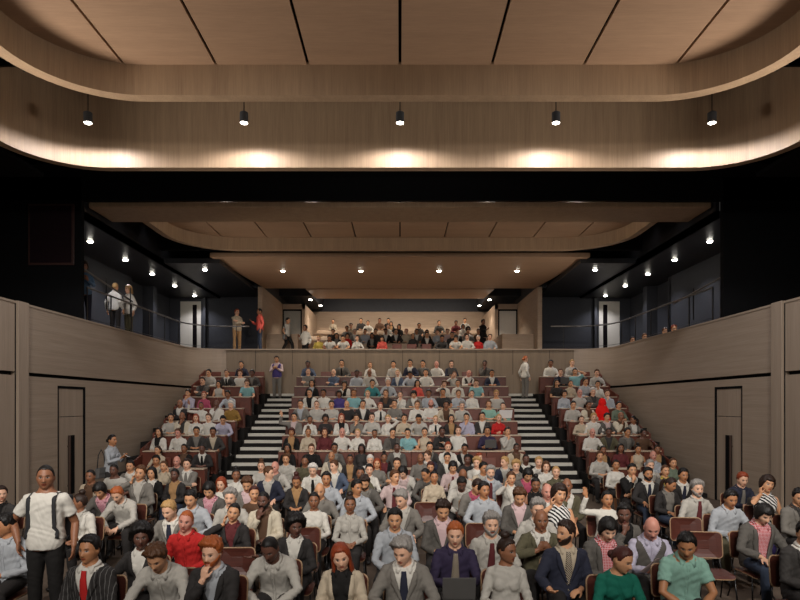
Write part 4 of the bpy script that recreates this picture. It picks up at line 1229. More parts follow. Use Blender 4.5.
def describe(d, n):
    """n grows the description until it is the only one of its kind"""
    h = d['hair'].split('+'); hc = HAIRC[h[0][1]][0] if len(h[0]) > 1 else ''
    w = HW[h[0][0]].format(hc)
    if h[0][0] == 'l': w = 'long %s-haired' % hc
    if h[0][0] == 'a': w = ''
    if len(h) > 1: w = {'f': 'bearded ', 'm': 'moustached '}[h[1][0 if h[1][0] in 'fm' else 1]] + w
    s = (w + ' ' + ('woman' if d['g'] == 'f' else 'man')).strip()
    if h[0][0] == 'a': s += ' with afro'
    kind, cols = d['top'].split(':'); cs = cols.split('/'); cn = [COL[c.split('#')[0]][0] if c in COL or '#' in c else '' for c in cs]
    tops = {'J': 'jacket', 'C': 'cardigan', 'V': 'waistcoat', 'S': 'shirt', 'P': 'polo shirt', 'T': 'T-shirt', 'W': 'sweater', 'D': 'sleeveless blouse'}
    pat = cs[0].split('#')[1] if '#' in cs[0] else ''
    pw = {'pin': 'pinstriped ', 'stripe': 'striped ', 'check': 'checked '}.get(pat, '')
    s += ' in ' + cn[0] + ' ' + pw + tops[kind]
    if kind in 'JCV' and n >= 1: s += ' over ' + cn[1] + ({'check': ' check'}.get(cs[1].split('#')[1], '') if '#' in cs[1] else '')
    if len(cs) > 2 and n >= 2: s += ' with ' + cn[2] + ' tie'
    if n >= 3:
        if d['pose'] in PH: s += ', ' + PH[d['pose']]
        elif d.get('p', 0) >= 14: s += ', looking down'
        elif abs(d.get('y', 0)) >= 30: s += ', head turned'
    return s
PEOPLE = []          # (root, spec) kept for labels
def label_people():
    lab = {}
    for i, (r, d) in enumerate(PEOPLE): lab[i] = None
    todo = list(lab)
    for n in range(5):
        c = {}
        for i in todo:
            d = PEOPLE[i][1]; t = describe(d, min(n, 3)) + ', ' + d['place'] + ((' ' + d['block']) if n >= 4 and d.get('block') else '')
            c.setdefault(t, []).append(i)
        for t, ids in c.items():
            if len(ids) == 1 and len(t.split()) <= 13 and (n >= 1 or len(t.split()) >= 9): lab[ids[0]] = t
        todo = [i for i in todo if lab[i] is None]
    c = {}
    for i in todo:
        d = PEOPLE[i][1]; t = describe(d, 0) + ', ' + d['place']; c.setdefault(t, []).append(i)
    for t, ids in c.items():
        ids.sort(key=lambda i: PEOPLE[i][1]['px'])
        for j, i in enumerate(ids):
            if len(ids) == 1: lab[i] = t
            else: lab[i] = t + ', %s from left-wall' % NTH[j]
    # whatever still collides gets its order among look-alikes
    seen = {}
    for i in lab: seen.setdefault(lab[i], []).append(i)
    for t, ids in seen.items():
        if len(ids) > 1:
            ids.sort(key=lambda i: PEOPLE[i][1]['px'])
            for j, i in enumerate(ids): lab[i] = t + ', %s from left-wall' % NTH[j]
    for i, (r, d) in enumerate(PEOPLE):
        t = d.get('L') or lab[i]
        d['label'] = t; tag(r, t, 'person', d.get('group'))
def head_of(d, lod):
    y, p, r = d.get('y', 0), d.get('p', 0), d.get('r', 0)
    if lod == 1: y, p, r = q(y, 20), q(p, 12), q(r, 10)
    if lod == 2: y, p, r = q(y, 40), q(p, 20), 0
    ps = get_pose(d['g'], d['pose'], y, p, r); return ps.H * d.get('s', 1.0 if d['g'] == 'm' else .955)
# ---- loose chairs on the flat floor: depth comes from how low the head sits in the photograph
flat = parse(FLAT)
for d in flat:
    h = head_of(d, 0); dh = FPX * (CAMZ - h[2]) / (d['py'] - HOR)
    d['d'] = min(max(dh, 5.3), 16.4) - h[1]; d['hx'], d['hy'] = h[0], h[1]
    d['d'] = min(max(d['d'], 5.75), 16.0)
def xof(d): return (d['px'] - 400) * (d['d'] + d['hy']) / FPX - d['hx']
for it in range(220):
    mv = 0
    for i, a in enumerate(flat):
        for b in flat[i + 1:]:
            dx = abs(xof(a) - xof(b)); dy = a['d'] - b['d']
            if dx < .56 and abs(dy) < .80:
                need = .80 * math.sqrt(max(0, 1 - (dx / .60) ** 2.5)); gap = need - abs(dy)
                if gap > 0:
                    s = (1 if dy >= 0 else -1) * gap * .25; a['d'] += s; b['d'] -= s; mv += 1
    for a in flat: a['d'] = min(max(a['d'], 5.7), 16.15)
    if not mv: break
print('SPREAD', it, mv)
for d in flat:
    d['x'] = xof(d)
    while abs(d['x']) > 8.0: d['d'] -= .1; d['x'] = xof(d)
    d['lod'] = 0 if d['d'] < 8.9 else 1
    d['place'] = ORD[int(max(0, round((d['d'] - 5.9) / 1.0)))] + ' row of chairs'
    d['group'] = 'spectators on the loose chairs'
    r, ps, sc = make_person(d, (d['x'], d['d'], 0), math.radians(random.uniform(-5, 5)), d['lod']); d['root'] = r; d['ps'] = ps; d['sc'] = sc
    PEOPLE.append((r, d))
# ---- the chair
def rrect(w, h, r, n=5):
    p = []
    for cx_, cy_, a0 in ((w - r, h - r, 0), (-w + r, h - r, 90), (-w + r, -h + r, 180), (w - r, -h + r, 270)):
        for k in range(n + 1): a = math.radians(a0 + 90 * k / n); p.append((cx_ + r * math.cos(a), cy_ + r * math.sin(a)))
    return p
def shell(w, h, r, fn, th, rim_t):
    """rounded plywood shell bent by fn(u, v) -> point; front and back faces stained, rim left pale"""
    mb = MB(); outl = rrect(w, h, r); rings = []
    for k in (0., .35, .7, 1.): rings.append([(u * k, v * k) for u, v in outl])
    n = len(outl)
    F = [[fn(u, v, 0) for u, v in rg] for rg in rings]; B = [[fn(u, v, th) for u, v in rg] for rg in rings]
    v = sum(F, []) + sum(B, []); o = 4 * n; f = []; m = []
    for side in (0, o):
        for i in range(1, 3):
            for j in range(n):
                kx = (j + 1) % n; f.append((side + i * n + j, side + i * n + kx, side + (i + 1) * n + kx, side + (i + 1) * n + j)); m.append(0)
        f.append(tuple(side + n + j for j in range(n))); m.append(0)
    for j in range(n): kx = (j + 1) % n; f.append((3 * n + j, 3 * n + kx, o + 3 * n + kx, o + 3 * n + j)); m.append(1)
    # pale lip on the front edge
    mb.add(v, f); mb.m = m
    return mb
def make_chair():
    c = empty('chair', (0, 0, 0))
    fn = lambda u, v, t: (u, .235 + t - .045 * (u / .22) ** 2 + (v * .12), .69 + v)
    b = shell(.225, .165, .055, fn, .014, 0); bo_ = b.build('backrest', [SEATW, SEATE], c)
    e = MB(); ol = rrect(.226, .166, .055); pts = [np.array(fn(u, v, .007)) for u, v in ol + ol[:1]]
    e.loft(tube_rings(pts, .0095, 6), False); e.build('edge_band', SEATE, bo_, smooth=True)
    fs = lambda u, v, t: (u, -.06 + v, 0.396 - t + .008 * (u / .22) ** 2 - .02 * max(0, (-v - .14) / .06) ** 2)
    s = shell(.220, .205, .06, fs, .014, 0); s.build('seat', [SEATW, SEATE], c)
    for k in (-1, 1):
        l = MB(); l.tube([(k * .20, -.23, .39), (k * .225, -.27, 0)], .0105, 8); l.build('leg', STEEL, c, smooth=True)
        l = MB(); l.tube([(k * .20, .10, .39), (k * .225, .24, 0)], .0105, 8); l.build('leg', STEEL, c, smooth=True)
    f = MB()
    for k in (-1, 1): f.tube([(k * .20, -.23, .385), (k * .20, .12, .385), (k * .20, .19, .42), (k * .195, .235, .60), (k * .19, .247, .74)], .0105, 8)
    f.tube([(-.20, -.2, .382), (.20, -.2, .382)], .0105, 8); f.tube([(-.20, .08, .382), (.20, .08, .382)], .0105, 8)
    f.build('frame', STEEL, c, smooth=True)
    return c
chair0 = make_chair(); used = [False]
def place(proto, flag, loc, rz, label, cat, group, sc=1.):
    if not flag[0]: o = proto; flag[0] = True
    else: o = copy_tree(proto)
    o.location = loc; o.rotation_euler = (0, 0, rz); o.scale = (1, 1, 1)
    return tag(o, label, cat, group)
for d in flat:
    d['chair'] = place(chair0, used, (d['x'], d['d'], 0), d['root'].rotation_euler.z, None, 'chair', 'loose plywood chairs')
EMPTY = [(101, 527), (311, 541), (428, 514), (436, 557), (476, 538), (582, 538), (705, 526), (735, 541), (778, 560), (280, 513), (357, 556), (641, 583), (128, 583), (244, 582), (186, 583), (547, 583), (600, 583), (374, 545), (682, 512), (590, 524), (718, 548), (300, 502), (410, 526)]
ne = 0
for px, py in EMPTY:
    dd = FPX * (CAMZ - .70) / (py - HOR); x = (px - 400) * dd / FPX; best = None
    for oy in np.arange(-.9, .95, .1):
        for ox in (0, -.1, .1, -.2, .2, -.3, .3):
            y2, x2 = dd + oy, x + ox
            if y2 < 5.8 or abs(x2) > 7.9: continue
            m = min(max(abs(x2 - e['x']) / .58, abs(y2 - e['d']) / .85) for e in flat)
            if m >= 1 and (best is None or abs(oy) + abs(ox) < best[0]): best = (abs(oy) + abs(ox), x2, y2)
    if best:
        _, x, dd = best
        nb = min(flat, key=lambda e: (e['x'] - x) ** 2 + (e['d'] - dd) ** 2)
        d = dict(g='e', x=x, d=dd, px=px, nb=nb); ne += 1
        d['chair'] = place(chair0, used, (x, dd, 0), random.uniform(-.12, .12), None, 'chair', 'loose plywood chairs'); flat.append(d)
print('EMPTY', ne)
# ---- raked rows
raked = parse(RAKED)
for d in raked:
    h = head_of(d, 2)
    i = min(range(NROW), key=lambda i: abs(HOR - FPX * (ZR[i] + h[2] - CAMZ) / (YR[i] + h[1]) - d['py']))
    if i == 7 and False: i = 6
    d['row'] = i; d['hx'], d['hy'] = h[0], h[1]
def setx(d): d['x'] = (d['px'] - 400) * (YR[d['row']] + d['hy']) / FPX - d['hx']
def block(d):
    x = d['x']; return 0 if x < -(cx(d['row']) + AX[0]) / 2 else (2 if x > (cx(d['row']) + AX[1]) / 2 else 1)
def spans(i): return ((-7.75 + .05 * i, -AX[0] - .06), (-cx(i) + .05, cx(i) + .05), (AX[1] + .14, 7.8 - .04 * i))
for d in raked: setx(d)
def crowd(): 
    n = 0
    for i in range(NROW):
        row = sorted([d for d in raked if d['row'] == i], key=lambda d: d['x'])
        for a, b in zip(row[:-1], row[1:]):
            if b['x'] - a['x'] < .30:      # two people photographed over one seat: one belongs to a neighbouring row
                e = max(a, b, key=lambda t: abs(HOR - FPX * (ZR[i] + 1.2 - CAMZ) / YR[i] - t['py']))
                up = HOR - FPX * (ZR[i] + 1.2 - CAMZ) / YR[i] > e['py']
                j = i - 1 if up else i + 1
                if 0 <= j < NROW and not any(abs(o['x'] - e['x']) < .3 for o in raked if o['row'] == j and o is not e): e['row'] = j; setx(e); n += 1
    return n
for _ in range(3): crowd()
for d in raked: d['bk'] = block(d)
def cap(i, bk): x0, x1 = spans(i)[bk]; return int((x1 - x0 - .02) // .50)
for _ in range(6):
    for i in range(NROW):
        for bk in range(3):
            row = [d for d in raked if d['row'] == i and d['bk'] == bk]
            if len(row) > cap(i, bk):
                c_ = [(abs(HOR - FPX * (ZR[j] + 1.2 - CAMZ) / YR[j] - d['py']), k_, j, d) for k_, d in enumerate(row) for j in (i - 1, i + 1) if 0 <= j < NROW and sum(1 for o in raked if o['row'] == j and o['bk'] == bk) < cap(j, bk)]
                if c_: _c = min(c_, key=lambda t: t[:2]); _c[3]['row'] = _c[2]; setx(_c[3])
for i in range(NROW):
    for bk in range(3):
        row = sorted([d for d in raked if d['row'] == i and d['bk'] == bk], key=lambda d: d['x']); x0, x1 = spans(i)[bk]
        for _ in range(200):
            for a, b in zip(row[:-1], row[1:]):
                g_ = .50 - (b['x'] - a['x'])
                if g_ > 0: a['x'] -= g_ / 2; b['x'] += g_ / 2
            for a in row: a['x'] = min(max(a['x'], x0 + .25), x1 - .25)
BLK = ['by left-wall', 'centre block', 'by right-wall']
for d in raked:
    i = d['row']; d['place'] = ('top' if i == 0 else NTH[i]) + ' raked row'; d['block'] = BLK[d['bk']]; d['group'] = 'spectators on the raked rows'
    d['s'] = (1.0 if d['g'] == 'm' else .955) * random.uniform(1.0, 1.06); r, ps, sc = make_person(d, (d['x'], YR[i] + random.uniform(-.03, .0), ZR[i]), math.radians(random.uniform(-14, 14) + (d.get('y', 0) * .6 if abs(d.get('y', 0)) < 20 else 0)), 2); d['root'] = r; PEOPLE.append((r, d))
def make_fixed_seat():
    c = empty('auditorium_seat', (0, 0, 0))
    b = MB(); b.prism([(.185, .44), (.215, .90), (.24, .90), (.21, .42)], 'x', -.212, .212); b.build('backrest', SEATD, c, bevel=.012)
    s = MB(); s.prism([(-.26, .380), (-.22, .396), (.19, .396), (.19, .37), (-.24, .36)], 'x', -.205, .205); s.build('seat', SEATD, c, bevel=.01)
    p = MB(); p.box(-.03, .03, -.02, .10, 0, .37); p.box(-.16, .16, -.04, .12, 0, .015); p.box(-.02, .02, .08, .215, .345, .368); p.build('pedestal', STEEL, c)
    return c
seat0 = make_fixed_seat(); su = [False]
for i in range(NROW):
    for bk in range(3):
        x0, x1 = spans(i)[bk]; row = sorted([d for d in raked if d['row'] == i and d['bk'] == bk], key=lambda d: d['x'])
        for d in row: d['seat'] = place(seat0, su, (d['x'], YR[i], ZR[i]), 0, None, 'seat', 'fixed plywood seats on the raked rows')
        xs = [x0 - .26] + [d['x'] for d in row] + [x1 + .26]; k = 0
        for a, b in zip(xs[:-1], xs[1:]):
            n = int((b - a + .02) // .53) - 1
            for j in range(n):
                k += 1; x = a + (b - a) * (j + 1) / (n + 1)
                place(seat0, su, (x, YR[i], ZR[i]), 0, 'empty red-brown fixed seat, %s free seat from left-wall in %s raked row %s' % (NTH[k - 1], 'top' if i == 0 else NTH[i], BLK[bk]), 'seat', 'fixed plywood seats on the raked rows')
        # desk in front of the row
        dk = empty('writing_desk', ((x0 + x1) / 2, YR[i] - .50, ZR[i])); w = (x1 - x0) / 2
        t = MB(); t.box(-w, w, -.17, .14, .645, .675); t.build('desk_top', DESKT, dk, bevel=.006)
        t = MB(); nn = max(1, round(2 * w / .56)); [t.box(-w + 2 * w * j_ / nn + .008, -w + 2 * w * (j_ + 1) / nn - .008, -.15, -.125, .02, .635) for j_ in range(nn)]; t.build('front_panel', SEATD, dk)
        for s in (-1, 1): t = MB(); t.box(s * w - .02, s * w + .02, -.16, .12, 0, .645); t.build('end_panel', SEATD, dk)
        tag(dk, 'continuous writing desk with pale top, %s raked row %s' % ('top' if i == 0 else NTH[i], BLK[bk]), 'desk', 'writing desks along the raked rows')
# stepped side panels that close each row against the side walls
for i in range(NROW):
    for k in (-1, 1):
        x = spans(i)[0][0] - .06 if k < 0 else spans(i)[2][1] + .06
        p = MB(); ye = .30 if i else .06; p.prism([(-.62, 0), (-.62, .72), (ye, .98), (ye, 0)], 'x', -.025, .025); o = p.build('end_screen', SEATD, None, bevel=.01, loc=(x, YR[i], ZR[i]))
        tag(o, 'dark red end screen closing the %s raked row %s' % ('top' if i == 0 else NTH[i], BLK[0 if k < 0 else 2]), 'screen', 'end screens of the raked rows')
# ---- upper circle
cf = parse(CIRCLE_FRONT)
for j, d in enumerate(cf):
    h = head_of(d, 2); d['place'] = 'upper circle front'; d['group'] = 'spectators in the upper circle front row'
    Y = 26.3; d['x'] = (d['px'] - 400) * (Y + h[1]) / FPX - h[0]
cf.sort(key=lambda d: d['x'])
for _ in range(60):
    for a, b in zip(cf[:-1], cf[1:]):
        g_ = .50 - (b['x'] - a['x'])
        if g_ > 0: a['x'] -= g_ / 2; b['x'] += g_ / 2
for d in cf:
    d['x'] = max(min(d['x'], 4.2), -4.2); r, ps, sc = make_person(d, (d['x'], 26.3, 4.30), 0, 2); PEOPLE.append((r, d)); d['root'] = r
    d['seat'] = place(seat0, su, (d['x'], 26.3, 4.30), 0, None, 'seat', 'seats of the upper circle')
k = 0
xs = [-4.3] + [d['x'] for d in cf] + [4.5]
for a, b in zip(xs[:-1], xs[1:]):
    n = int((b - a + .02) // .56) - 1
    for j in range(n):
        k += 1; place(seat0, su, (a + (b - a) * (j + 1) / (n + 1), 26.3, 4.30), 0, 'empty dark red seat, %s free seat from left-wall in upper circle front row' % NTH[k - 1], 'seat', 'seats of the upper circle')
ct = parse(CIRCLE_TIER); CZ = [(28.05 + 1.2 * i, 4.6 + .3 * i) for i in range(6)]
for d in ct:
    h = head_of(d, 2); i = min(range(6), key=lambda i: abs(HOR - FPX * (CZ[i][1] + h[2] - CAMZ) / CZ[i][0] - d['py'])); d['row'] = i
    d['x'] = (d['px'] - 400) * (CZ[i][0] + h[1]) / FPX - h[0]
for i in range(6):
    row = sorted([d for d in ct if d['row'] == i], key=lambda d: d['x'])
    for _ in range(80):
        for a, b in zip(row[:-1], row[1:]):
            g_ = .50 - (b['x'] - a['x'])
            if g_ > 0: a['x'] -= g_ / 2; b['x'] += g_ / 2
    bn = MB(); bn.box(-4.6, 4.6, -.22, .20, 0, .40); bn.box(-4.6, 4.6, .20, .25, .0, .80)
    b_ = bn.build('bench', W_BACK, None, bevel=.015, loc=(0, CZ[i][0], CZ[i][1])); tag(b_, 'pale plywood bench across the upper circle, %s tier up' % NTH[i], 'bench', 'benches of the upper circle')
    for d in row:
        d['place'] = 'upper circle %s tier' % NTH[i]; d['group'] = 'small figures on the upper circle tiers'
        r, ps, sc = make_person(d, (d['x'], CZ[i][0], CZ[i][1]), 0, 2); PEOPLE.append((r, d)); d['root'] = r
# ---- people standing or walking
def stander(px, d, z, g, skin, hair_, top, pose, rz, L_, s=None, y=0, p=0, b='ch', lod=1, grp=None):
    sp_ = dict(g=g, skin=skin, hair=hair_, top=top, pose=pose, y=y, p=p, b=b, px=px, place='', L=L_, group=grp)
    if s: sp_['s'] = s
    r, ps, sc = make_person(sp_, ((px - 400) * d / FPX, d, z), math.radians(rz), lod); PEOPLE.append((r, sp_)); return r, ps, sc
guy = stander(46, 6.85, 0, 'm', 4, 'zk', 'T:w', 'hips', 6, 'tall standing man in white T-shirt with black backpack straps', 1.09, 14, 2, 'bk', 0)
blue = stander(111, 14.55, 0, 'f', 3, 'tk', 'S:lb', 'text_s', 80, 'woman in light blue shirt standing by the wall with phone and shoulder bag', 1.06, 0, 6, 'ch', 1)
purp = stander(277, 23.75, ZR[0] - .2, 'm', 2, 'sn', 'V:pu/pp', 'text_s', 0, 'person in purple waistcoat standing at the top of the stairs', 1.0, 0, 10, 'gr')
lady = stander(525, 23.75, ZR[0] - .2, 'f', 1, 'to', 'S:w', 'stand', 115, 'orange-haired woman in white shirt standing at the top of the stairs', 1.0, 0, 0, 'gr')
g1 = stander(84, 17.15, RIMZ, 'f', 4, 'fn', 'W:bl', 'text_s', 30, 'person in bright blue sweater on the gallery beside the dark pier', 1.1, 0, 10, 'nv')
g2 = stander(115, 19.6, RIMZ, 'm', 2, 'gy', 'S:w', 'stand', 170, 'man in white shirt on the gallery seen from behind', 1.03, 0, 0, 'ch')
g3 = stander(129, 20.3, RIMZ, 'f', 1, 'oy', 'C:w/pg', 'talk_s', -35, 'blond woman in long white cardigan on the gallery railing side', 1.06, 0, 0, 'ol')
g4 = stander(237, 25.35, RIMZ, 'm', 1, 'sr', 'S:bg', 'cross_s', 45, 'red-haired person in beige top and tan trousers with folded arms on balcony', 1.06, 0, 0, 'tn')
g5 = stander(260, 25.35, RIMZ, 'm', 4, 'zk', 'S:or', 'talk_s', -70, 'man in coral shirt and blue jeans talking on the balcony', 1.08, 0, 0, 'jn')
g6 = stander(287, 26.5, RIMZ - .01, 'm', 2, 'sk', 'T:pg', 'walk', 80, 'man in pale T-shirt walking past the balcony doorway with a bag', .95, 0, 6, 'bk')
g7 = stander(305.5, 26.3, 4.30, 'm', 4, 'sk', 'S:w', 'talk_s', -40, 'man in white shirt standing beside the pale parapet of the circle', 1.0, 0, 0, 'bk')
g8 = stander(483, 28.74, 4.9, 'm', 4, 'sk', 'S:bk', 'talk_s', 40, 'dark-dressed figure standing at the end of the circle tiers', 1.0, 0, 0, 'bk')
# four spectators low on the right gallery, only their heads above the rim
for px, dd, L_, hr_ in ((631, 23.5, 'dark-haired spectator, farther single head above the empty gallery rim', 'sn'), (643, 22.4, 'brown-haired spectator, single head above the rim between the others', 'sm'), (663, 20.75, 'brown-haired spectator of the pair of heads above the rim, farther one', 'sm'), (672, 20.0, 'red-haired spectator of the pair of heads above the rim, nearer one', 'sr')):
    h_ = dict(g='m', skin=2, hair=hr_, top='S:pg', pose='slouch', y=0, p=0)
    hz_ = head_of(h_, 2)[2]; zf = CAMZ + (HOR - (342 - (px - 631) * .30)) * dd / FPX - hz_
    spec = dict(h_, px=px, place='', L=L_, group='heads above the gallery rim')
    r, ps, sc = make_person(spec, ((px - 400) * dd / FPX, dd, 3.87), 0, 2); PEOPLE.append((r, spec)); spec['root'] = r
    spec['seat'] = place(seat0, su, ((px - 400) * dd / FPX, dd, 3.87), 0, None, 'seat', 'sunken gallery seats')
resolve(); label_people()
for d in flat:
    if d['g'] == 'e': continue
    d['chair']['label'] = 'chair seating ' + d['label']
emp = {}
for d in flat:
    if d['g'] == 'e': emp.setdefault(d['nb']['label'], []).append(d)
for t, ds in emp.items():
    for j, d in enumerate(sorted(ds, key=lambda e: e['x'])): d['chair']['label'] = ('%s empty chair near ' % NTH[j] if len(ds) > 1 else 'empty chair near ') + t
for d in raked + cf: d['seat']['label'] = 'fixed seat under ' + d['label']
for r, s in PEOPLE:
    if s.get('seat') and 'label' not in s['seat']: s['seat']['label'] = 'seat under ' + s['label']
# ------------------------------------------------------------------ things people hold or carry
GREYP = plain('grey laptop shell', (.10, .095, .09), rough=.4, metal=.2); SCR = plain('dark screen', (.008, .008, .010), rough=.15); PAPER = plain('white paper', (.72, .70, .68), rough=.8, var=.03)
PPAPER = plain('pale pink paper', (.62, .48, .47), rough=.8); CANVAS = plain('black backpack fabric', (.015, .015, .017), rough=.8); BAGM = plain('grey shoulder bag fabric', (.10, .095, .09), rough=.8)
def person_at(px, py): return min((e for e in PEOPLE if 'py' in e[1]), key=lambda e: (e[1]['px'] - px) ** 2 + (e[1]['py'] - py) ** 2)
def laptop(loc, label, rz=0.):
    r = empty('laptop', loc, rz)
    b = MB(); b.box(-.165, .165, -.115, .115, 0, .016); bo_ = b.build('keyboard_base', GREYP, r, bevel=.005)
    k = MB(); [k.box(-.145 + i * .0225, -.126 + i * .0225, -.02 + j * .024, .0 + j * .024, .016, .019) for i in range(13) for j in range(4)]; k.build('keys', SCR, bo_)
    l = MB(); a = math.radians(14); P = lambda y, z: (-.115 - y * math.cos(a) - z * math.sin(a), .016 + z * math.cos(a) - y * math.sin(a))
    q_ = [P(0, 0), P(.010, 0), P(.010, .235), P(0, .235)]; l.prism(q_, 'x', -.165, .165); l.build('lid', GREYP, r, bevel=.004)
    s = MB(); q_ = [P(-.002, .012), P(0, .012), P(0, .225), P(-.002, .225)]; s.prism(q_, 'x', -.153, .153); s.build('screen', SCR, r)
    return tag(r, label, 'laptop', 'laptops in use')
def hold_loc(e, dy=-.36, dz=.19):
    r, d = e; return (r.location.x, r.location.y + dy, r.location.z + .535 + dz)
for px, py, lb, dz in ((455, 540, 'grey laptop held by the red-haired man in dark purple shirt, front row', .065), (742, 479, 'open laptop of the red-haired man in navy shirt by the door', .13), (451, 362, 'laptop on the desk of the man in navy, top raked row', .22), (561, 372, 'laptop on the desk of the man in navy by right-wall', .22), (488, 431, 'laptop of the man in dark purple shirt by the stairs', .22)):
    e = person_at(px, py); laptop(hold_loc(e, -.40 if dz < .2 else -.47, dz), lb)
def slab(name, w, h, t, loc, rot, mat, label, cat, mat2=None):
    r = MB(); r.box(-w / 2, w / 2, -h / 2, h / 2, -t / 2, t / 2); o = r.build(name, mat, None, bevel=min(.004, t * .4), loc=loc); o.rotation_euler = rot
    if mat2: s = MB(); s.box(-w / 2 + .006, w / 2 - .006, -h / 2 + .008, h / 2 - .008, t / 2 - .0005, t / 2 + .001); s.build('screen', mat2, o)
    return tag(o, label, cat)
e = person_at(623, 553); x, y, z = hold_loc(e, -.47, .235); slab('tablet', .18, .24, .010, (x + .02, y - .02, z), (-.45, 0, .25), PAPER, 'white tablet in the hands of the woman in green', 'tablet', SCR)
e = person_at(653, 530); x, y, z = hold_loc(e, -.47, .23)
slab('paper_sheet', .21, .297, .0025, (x - .10, y, z + .03), (-.75, .25, .3), PPAPER, 'pale pink sheet read by the bald man in waistcoat, upper one', 'paper')
slab('paper_sheet', .21, .297, .0025, (x + .03, y - .02, z - .005), (-.65, .05, -.25), PPAPER, 'pale pink sheet read by the bald man in waistcoat, lower one', 'paper')
e = person_at(499, 407); x, y, z = hold_loc(e, -.46, .26); slab('paper_sheet', .42, .297, .003, (x, y, z + .1), (-1.1, 0, 0), PAPER, 'white sheet held up beside the stairs by dark-haired woman', 'paper')
r, ps, sc = blue; v = Vector(ps.arms[1][2] * .5 + ps.arms[-1][2] * .5); v = Vector((v.x, v.y - .10, v.z + .06)) * sc; w = r.matrix_basis @ (v / sc)
slab('phone', .075, .155, .009, w, (.5, .1, math.radians(80)), PAPER, 'white phone held by the woman in light blue shirt', 'phone', SCR)
# backpack: two shoulder straps that show in front, the bag itself behind
r, ps, sc = guy; bp = empty('backpack', r.location, r.rotation_euler.z, sc)
for k in (-1, 1):
    pts, rr = [], []
    for z in np.linspace(.02, .43, 12):
        x = .125 + .025 * (z < .1); y = float(front('m', np.array(x), np.array(min(z, .42)), .016)) - .010; pts.append(ps.sp.T([[k * x, y, z]])[0]); rr.append((.020, .006))
    for y, z in ((-.03, .480), (.03, .475), (.09, .43), (.125, .36)): pts.append(ps.sp.T([[k * .115, y, z]])[0]); rr.append((.022, .006))
    s = MB(); s.loft(tube_rings(pts, rr, 8, (1, 0, 0))); s.build('shoulder_strap', CANVAS, bp, smooth=True)
    s = MB(); s.loft(tube_rings([ps.sp.T([[k * .15, -.10, .02]])[0], ps.sp.T([[k * .20, .0, -.01]])[0], ps.sp.T([[k * .16, .14, .0]])[0]], [(.012, .004)] * 3, 8)); s.build('lower_strap', CANVAS, bp, smooth=True)
b = MB(); b.prism([(x_, y_) for x_, y_ in rrect(.15, .09, .05)], 'z', -.08, .42); o = b.build('bag_body', CANVAS, bp, bevel=.03, seg=3); o.location = (0, .245, ps.hz)
p = MB(); p.prism([(x_, y_) for x_, y_ in rrect(.11, .03, .025)], 'z', -.05, .18); o = p.build('front_pocket', CANVAS, bp, bevel=.012); o.location = (0, .345, ps.hz)
tag(bp, 'black backpack worn by the tall standing man', 'backpack')
def bag(loc, rz, label, s=1.):
    o = empty('shoulder_bag', loc, rz, s)
    b = MB(); b.prism([(-.17, 0), (.17, 0), (.15, .25), (-.15, .25)], 'y', -.06, .06); b.build('bag_body', BAGM, o, bevel=.025, seg=3)
    t = MB(); t.tube([(-.14, 0, .24), (-.10, 0, .55), (0, .0, .68), (.10, 0, .55), (.14, 0, .24)], .010, 8); t.build('strap', CANVAS, o, smooth=True)
    f = MB(); f.prism([(-.155, .12), (.155, .12), (.152, .262), (-.152, .262)], 'y', -.075, -.055); f.build('flap', BAGM, o, bevel=.006)
    return tag(o, label, 'bag')
r = blue[0]; bag((r.location.x - .12, r.location.y - .24, .78), math.radians(80), 'grey shoulder bag of the woman in light blue shirt', 1.0)
r = g6[0]; bag((r.location.x - .05, r.location.y - .27, r.location.z + .62), math.radians(80), 'grey bag slung by the man walking past the doorway', .9)
# scarlet head scarf on the woman by the right wall
for r, d in PEOPLE:
    if d['top'] == 'W:sc':
        h = head_of(d, 2) / (.955); s = MB(); ellipsoid(s, (0, 0, .0), (.125, .135, .165), 20, 12)
        s.loft(tube_rings([(0, .02, -.05), (0, .03, -.14), (0, .05, -.22), (.02, .06, -.36)], [.115, .17, .21, .22], 20))
        me = s.mesh('scarf'); o = bpy.data.objects.new('head_scarf', me); C.objects.link(o); me.materials.append(None); o.parent = r; o.location = Vector(h) + Vector((0, .012, -.01)); o.material_slots[0].link = 'OBJECT'; o.material_slots[0].material = M['cloth']; o.color = (*col('sc'), 1)
        m_ = o.modifiers.new('r', 'REMESH'); m_.mode = 'VOXEL'; m_.voxel_size = .018; m_.use_smooth_shade = True
        d['L'] = 'woman wrapped in bright scarlet head scarf, raked rows by right-wall'; r['label'] = d['L']; d['seat']['label'] = 'fixed seat under ' + d['L']
# ------------------------------------------------------------------ lamps of the hall and added fill lights
def light(kind, loc, energy, color=(1, .92, .80), size=.1, rot=(0, 0, 0), spot=120, blend=.6, parent=None, name='lamp_light'):
    l = bpy.data.lights.new(name, kind); l.energy = energy; l.color = color
    if kind == 'SPOT': l.spot_size = math.radians(spot); l.spot_blend = blend
    l.shadow_soft_size = size
    o = bpy.data.objects.new(name, l); C.objects.link(o); o.location = loc; o.rotation_euler = rot
    return o
def aim(loc, tgt): return (Vector(tgt) - Vector(loc)).to_track_quat('-Z', 'Y').to_euler()
def make_pendant():
    p = empty('pendant_lamp', (0, 0, 0))
    c = MB(); c.tube([(0, 0, .12), (0, 0, 1.32)], .010, 6); c.build('cord', STEEL, p)
    h = MB(); h.lathe([(.075, -.10), (.085, -.10), (.085, .10), (.05, .125), (.0, .125)], (0, 0, 0), 24); h.build('housing', HOUS, p, smooth=False)
    l = MB(); l.lathe([(.0, -.112), (.05, -.112), (.074, -.098), (.0, -.098)], (0, 0, 0), 24); l.build('lens', LAMP, p)
    return p
pen0 = make_pendant(); pu = [False]
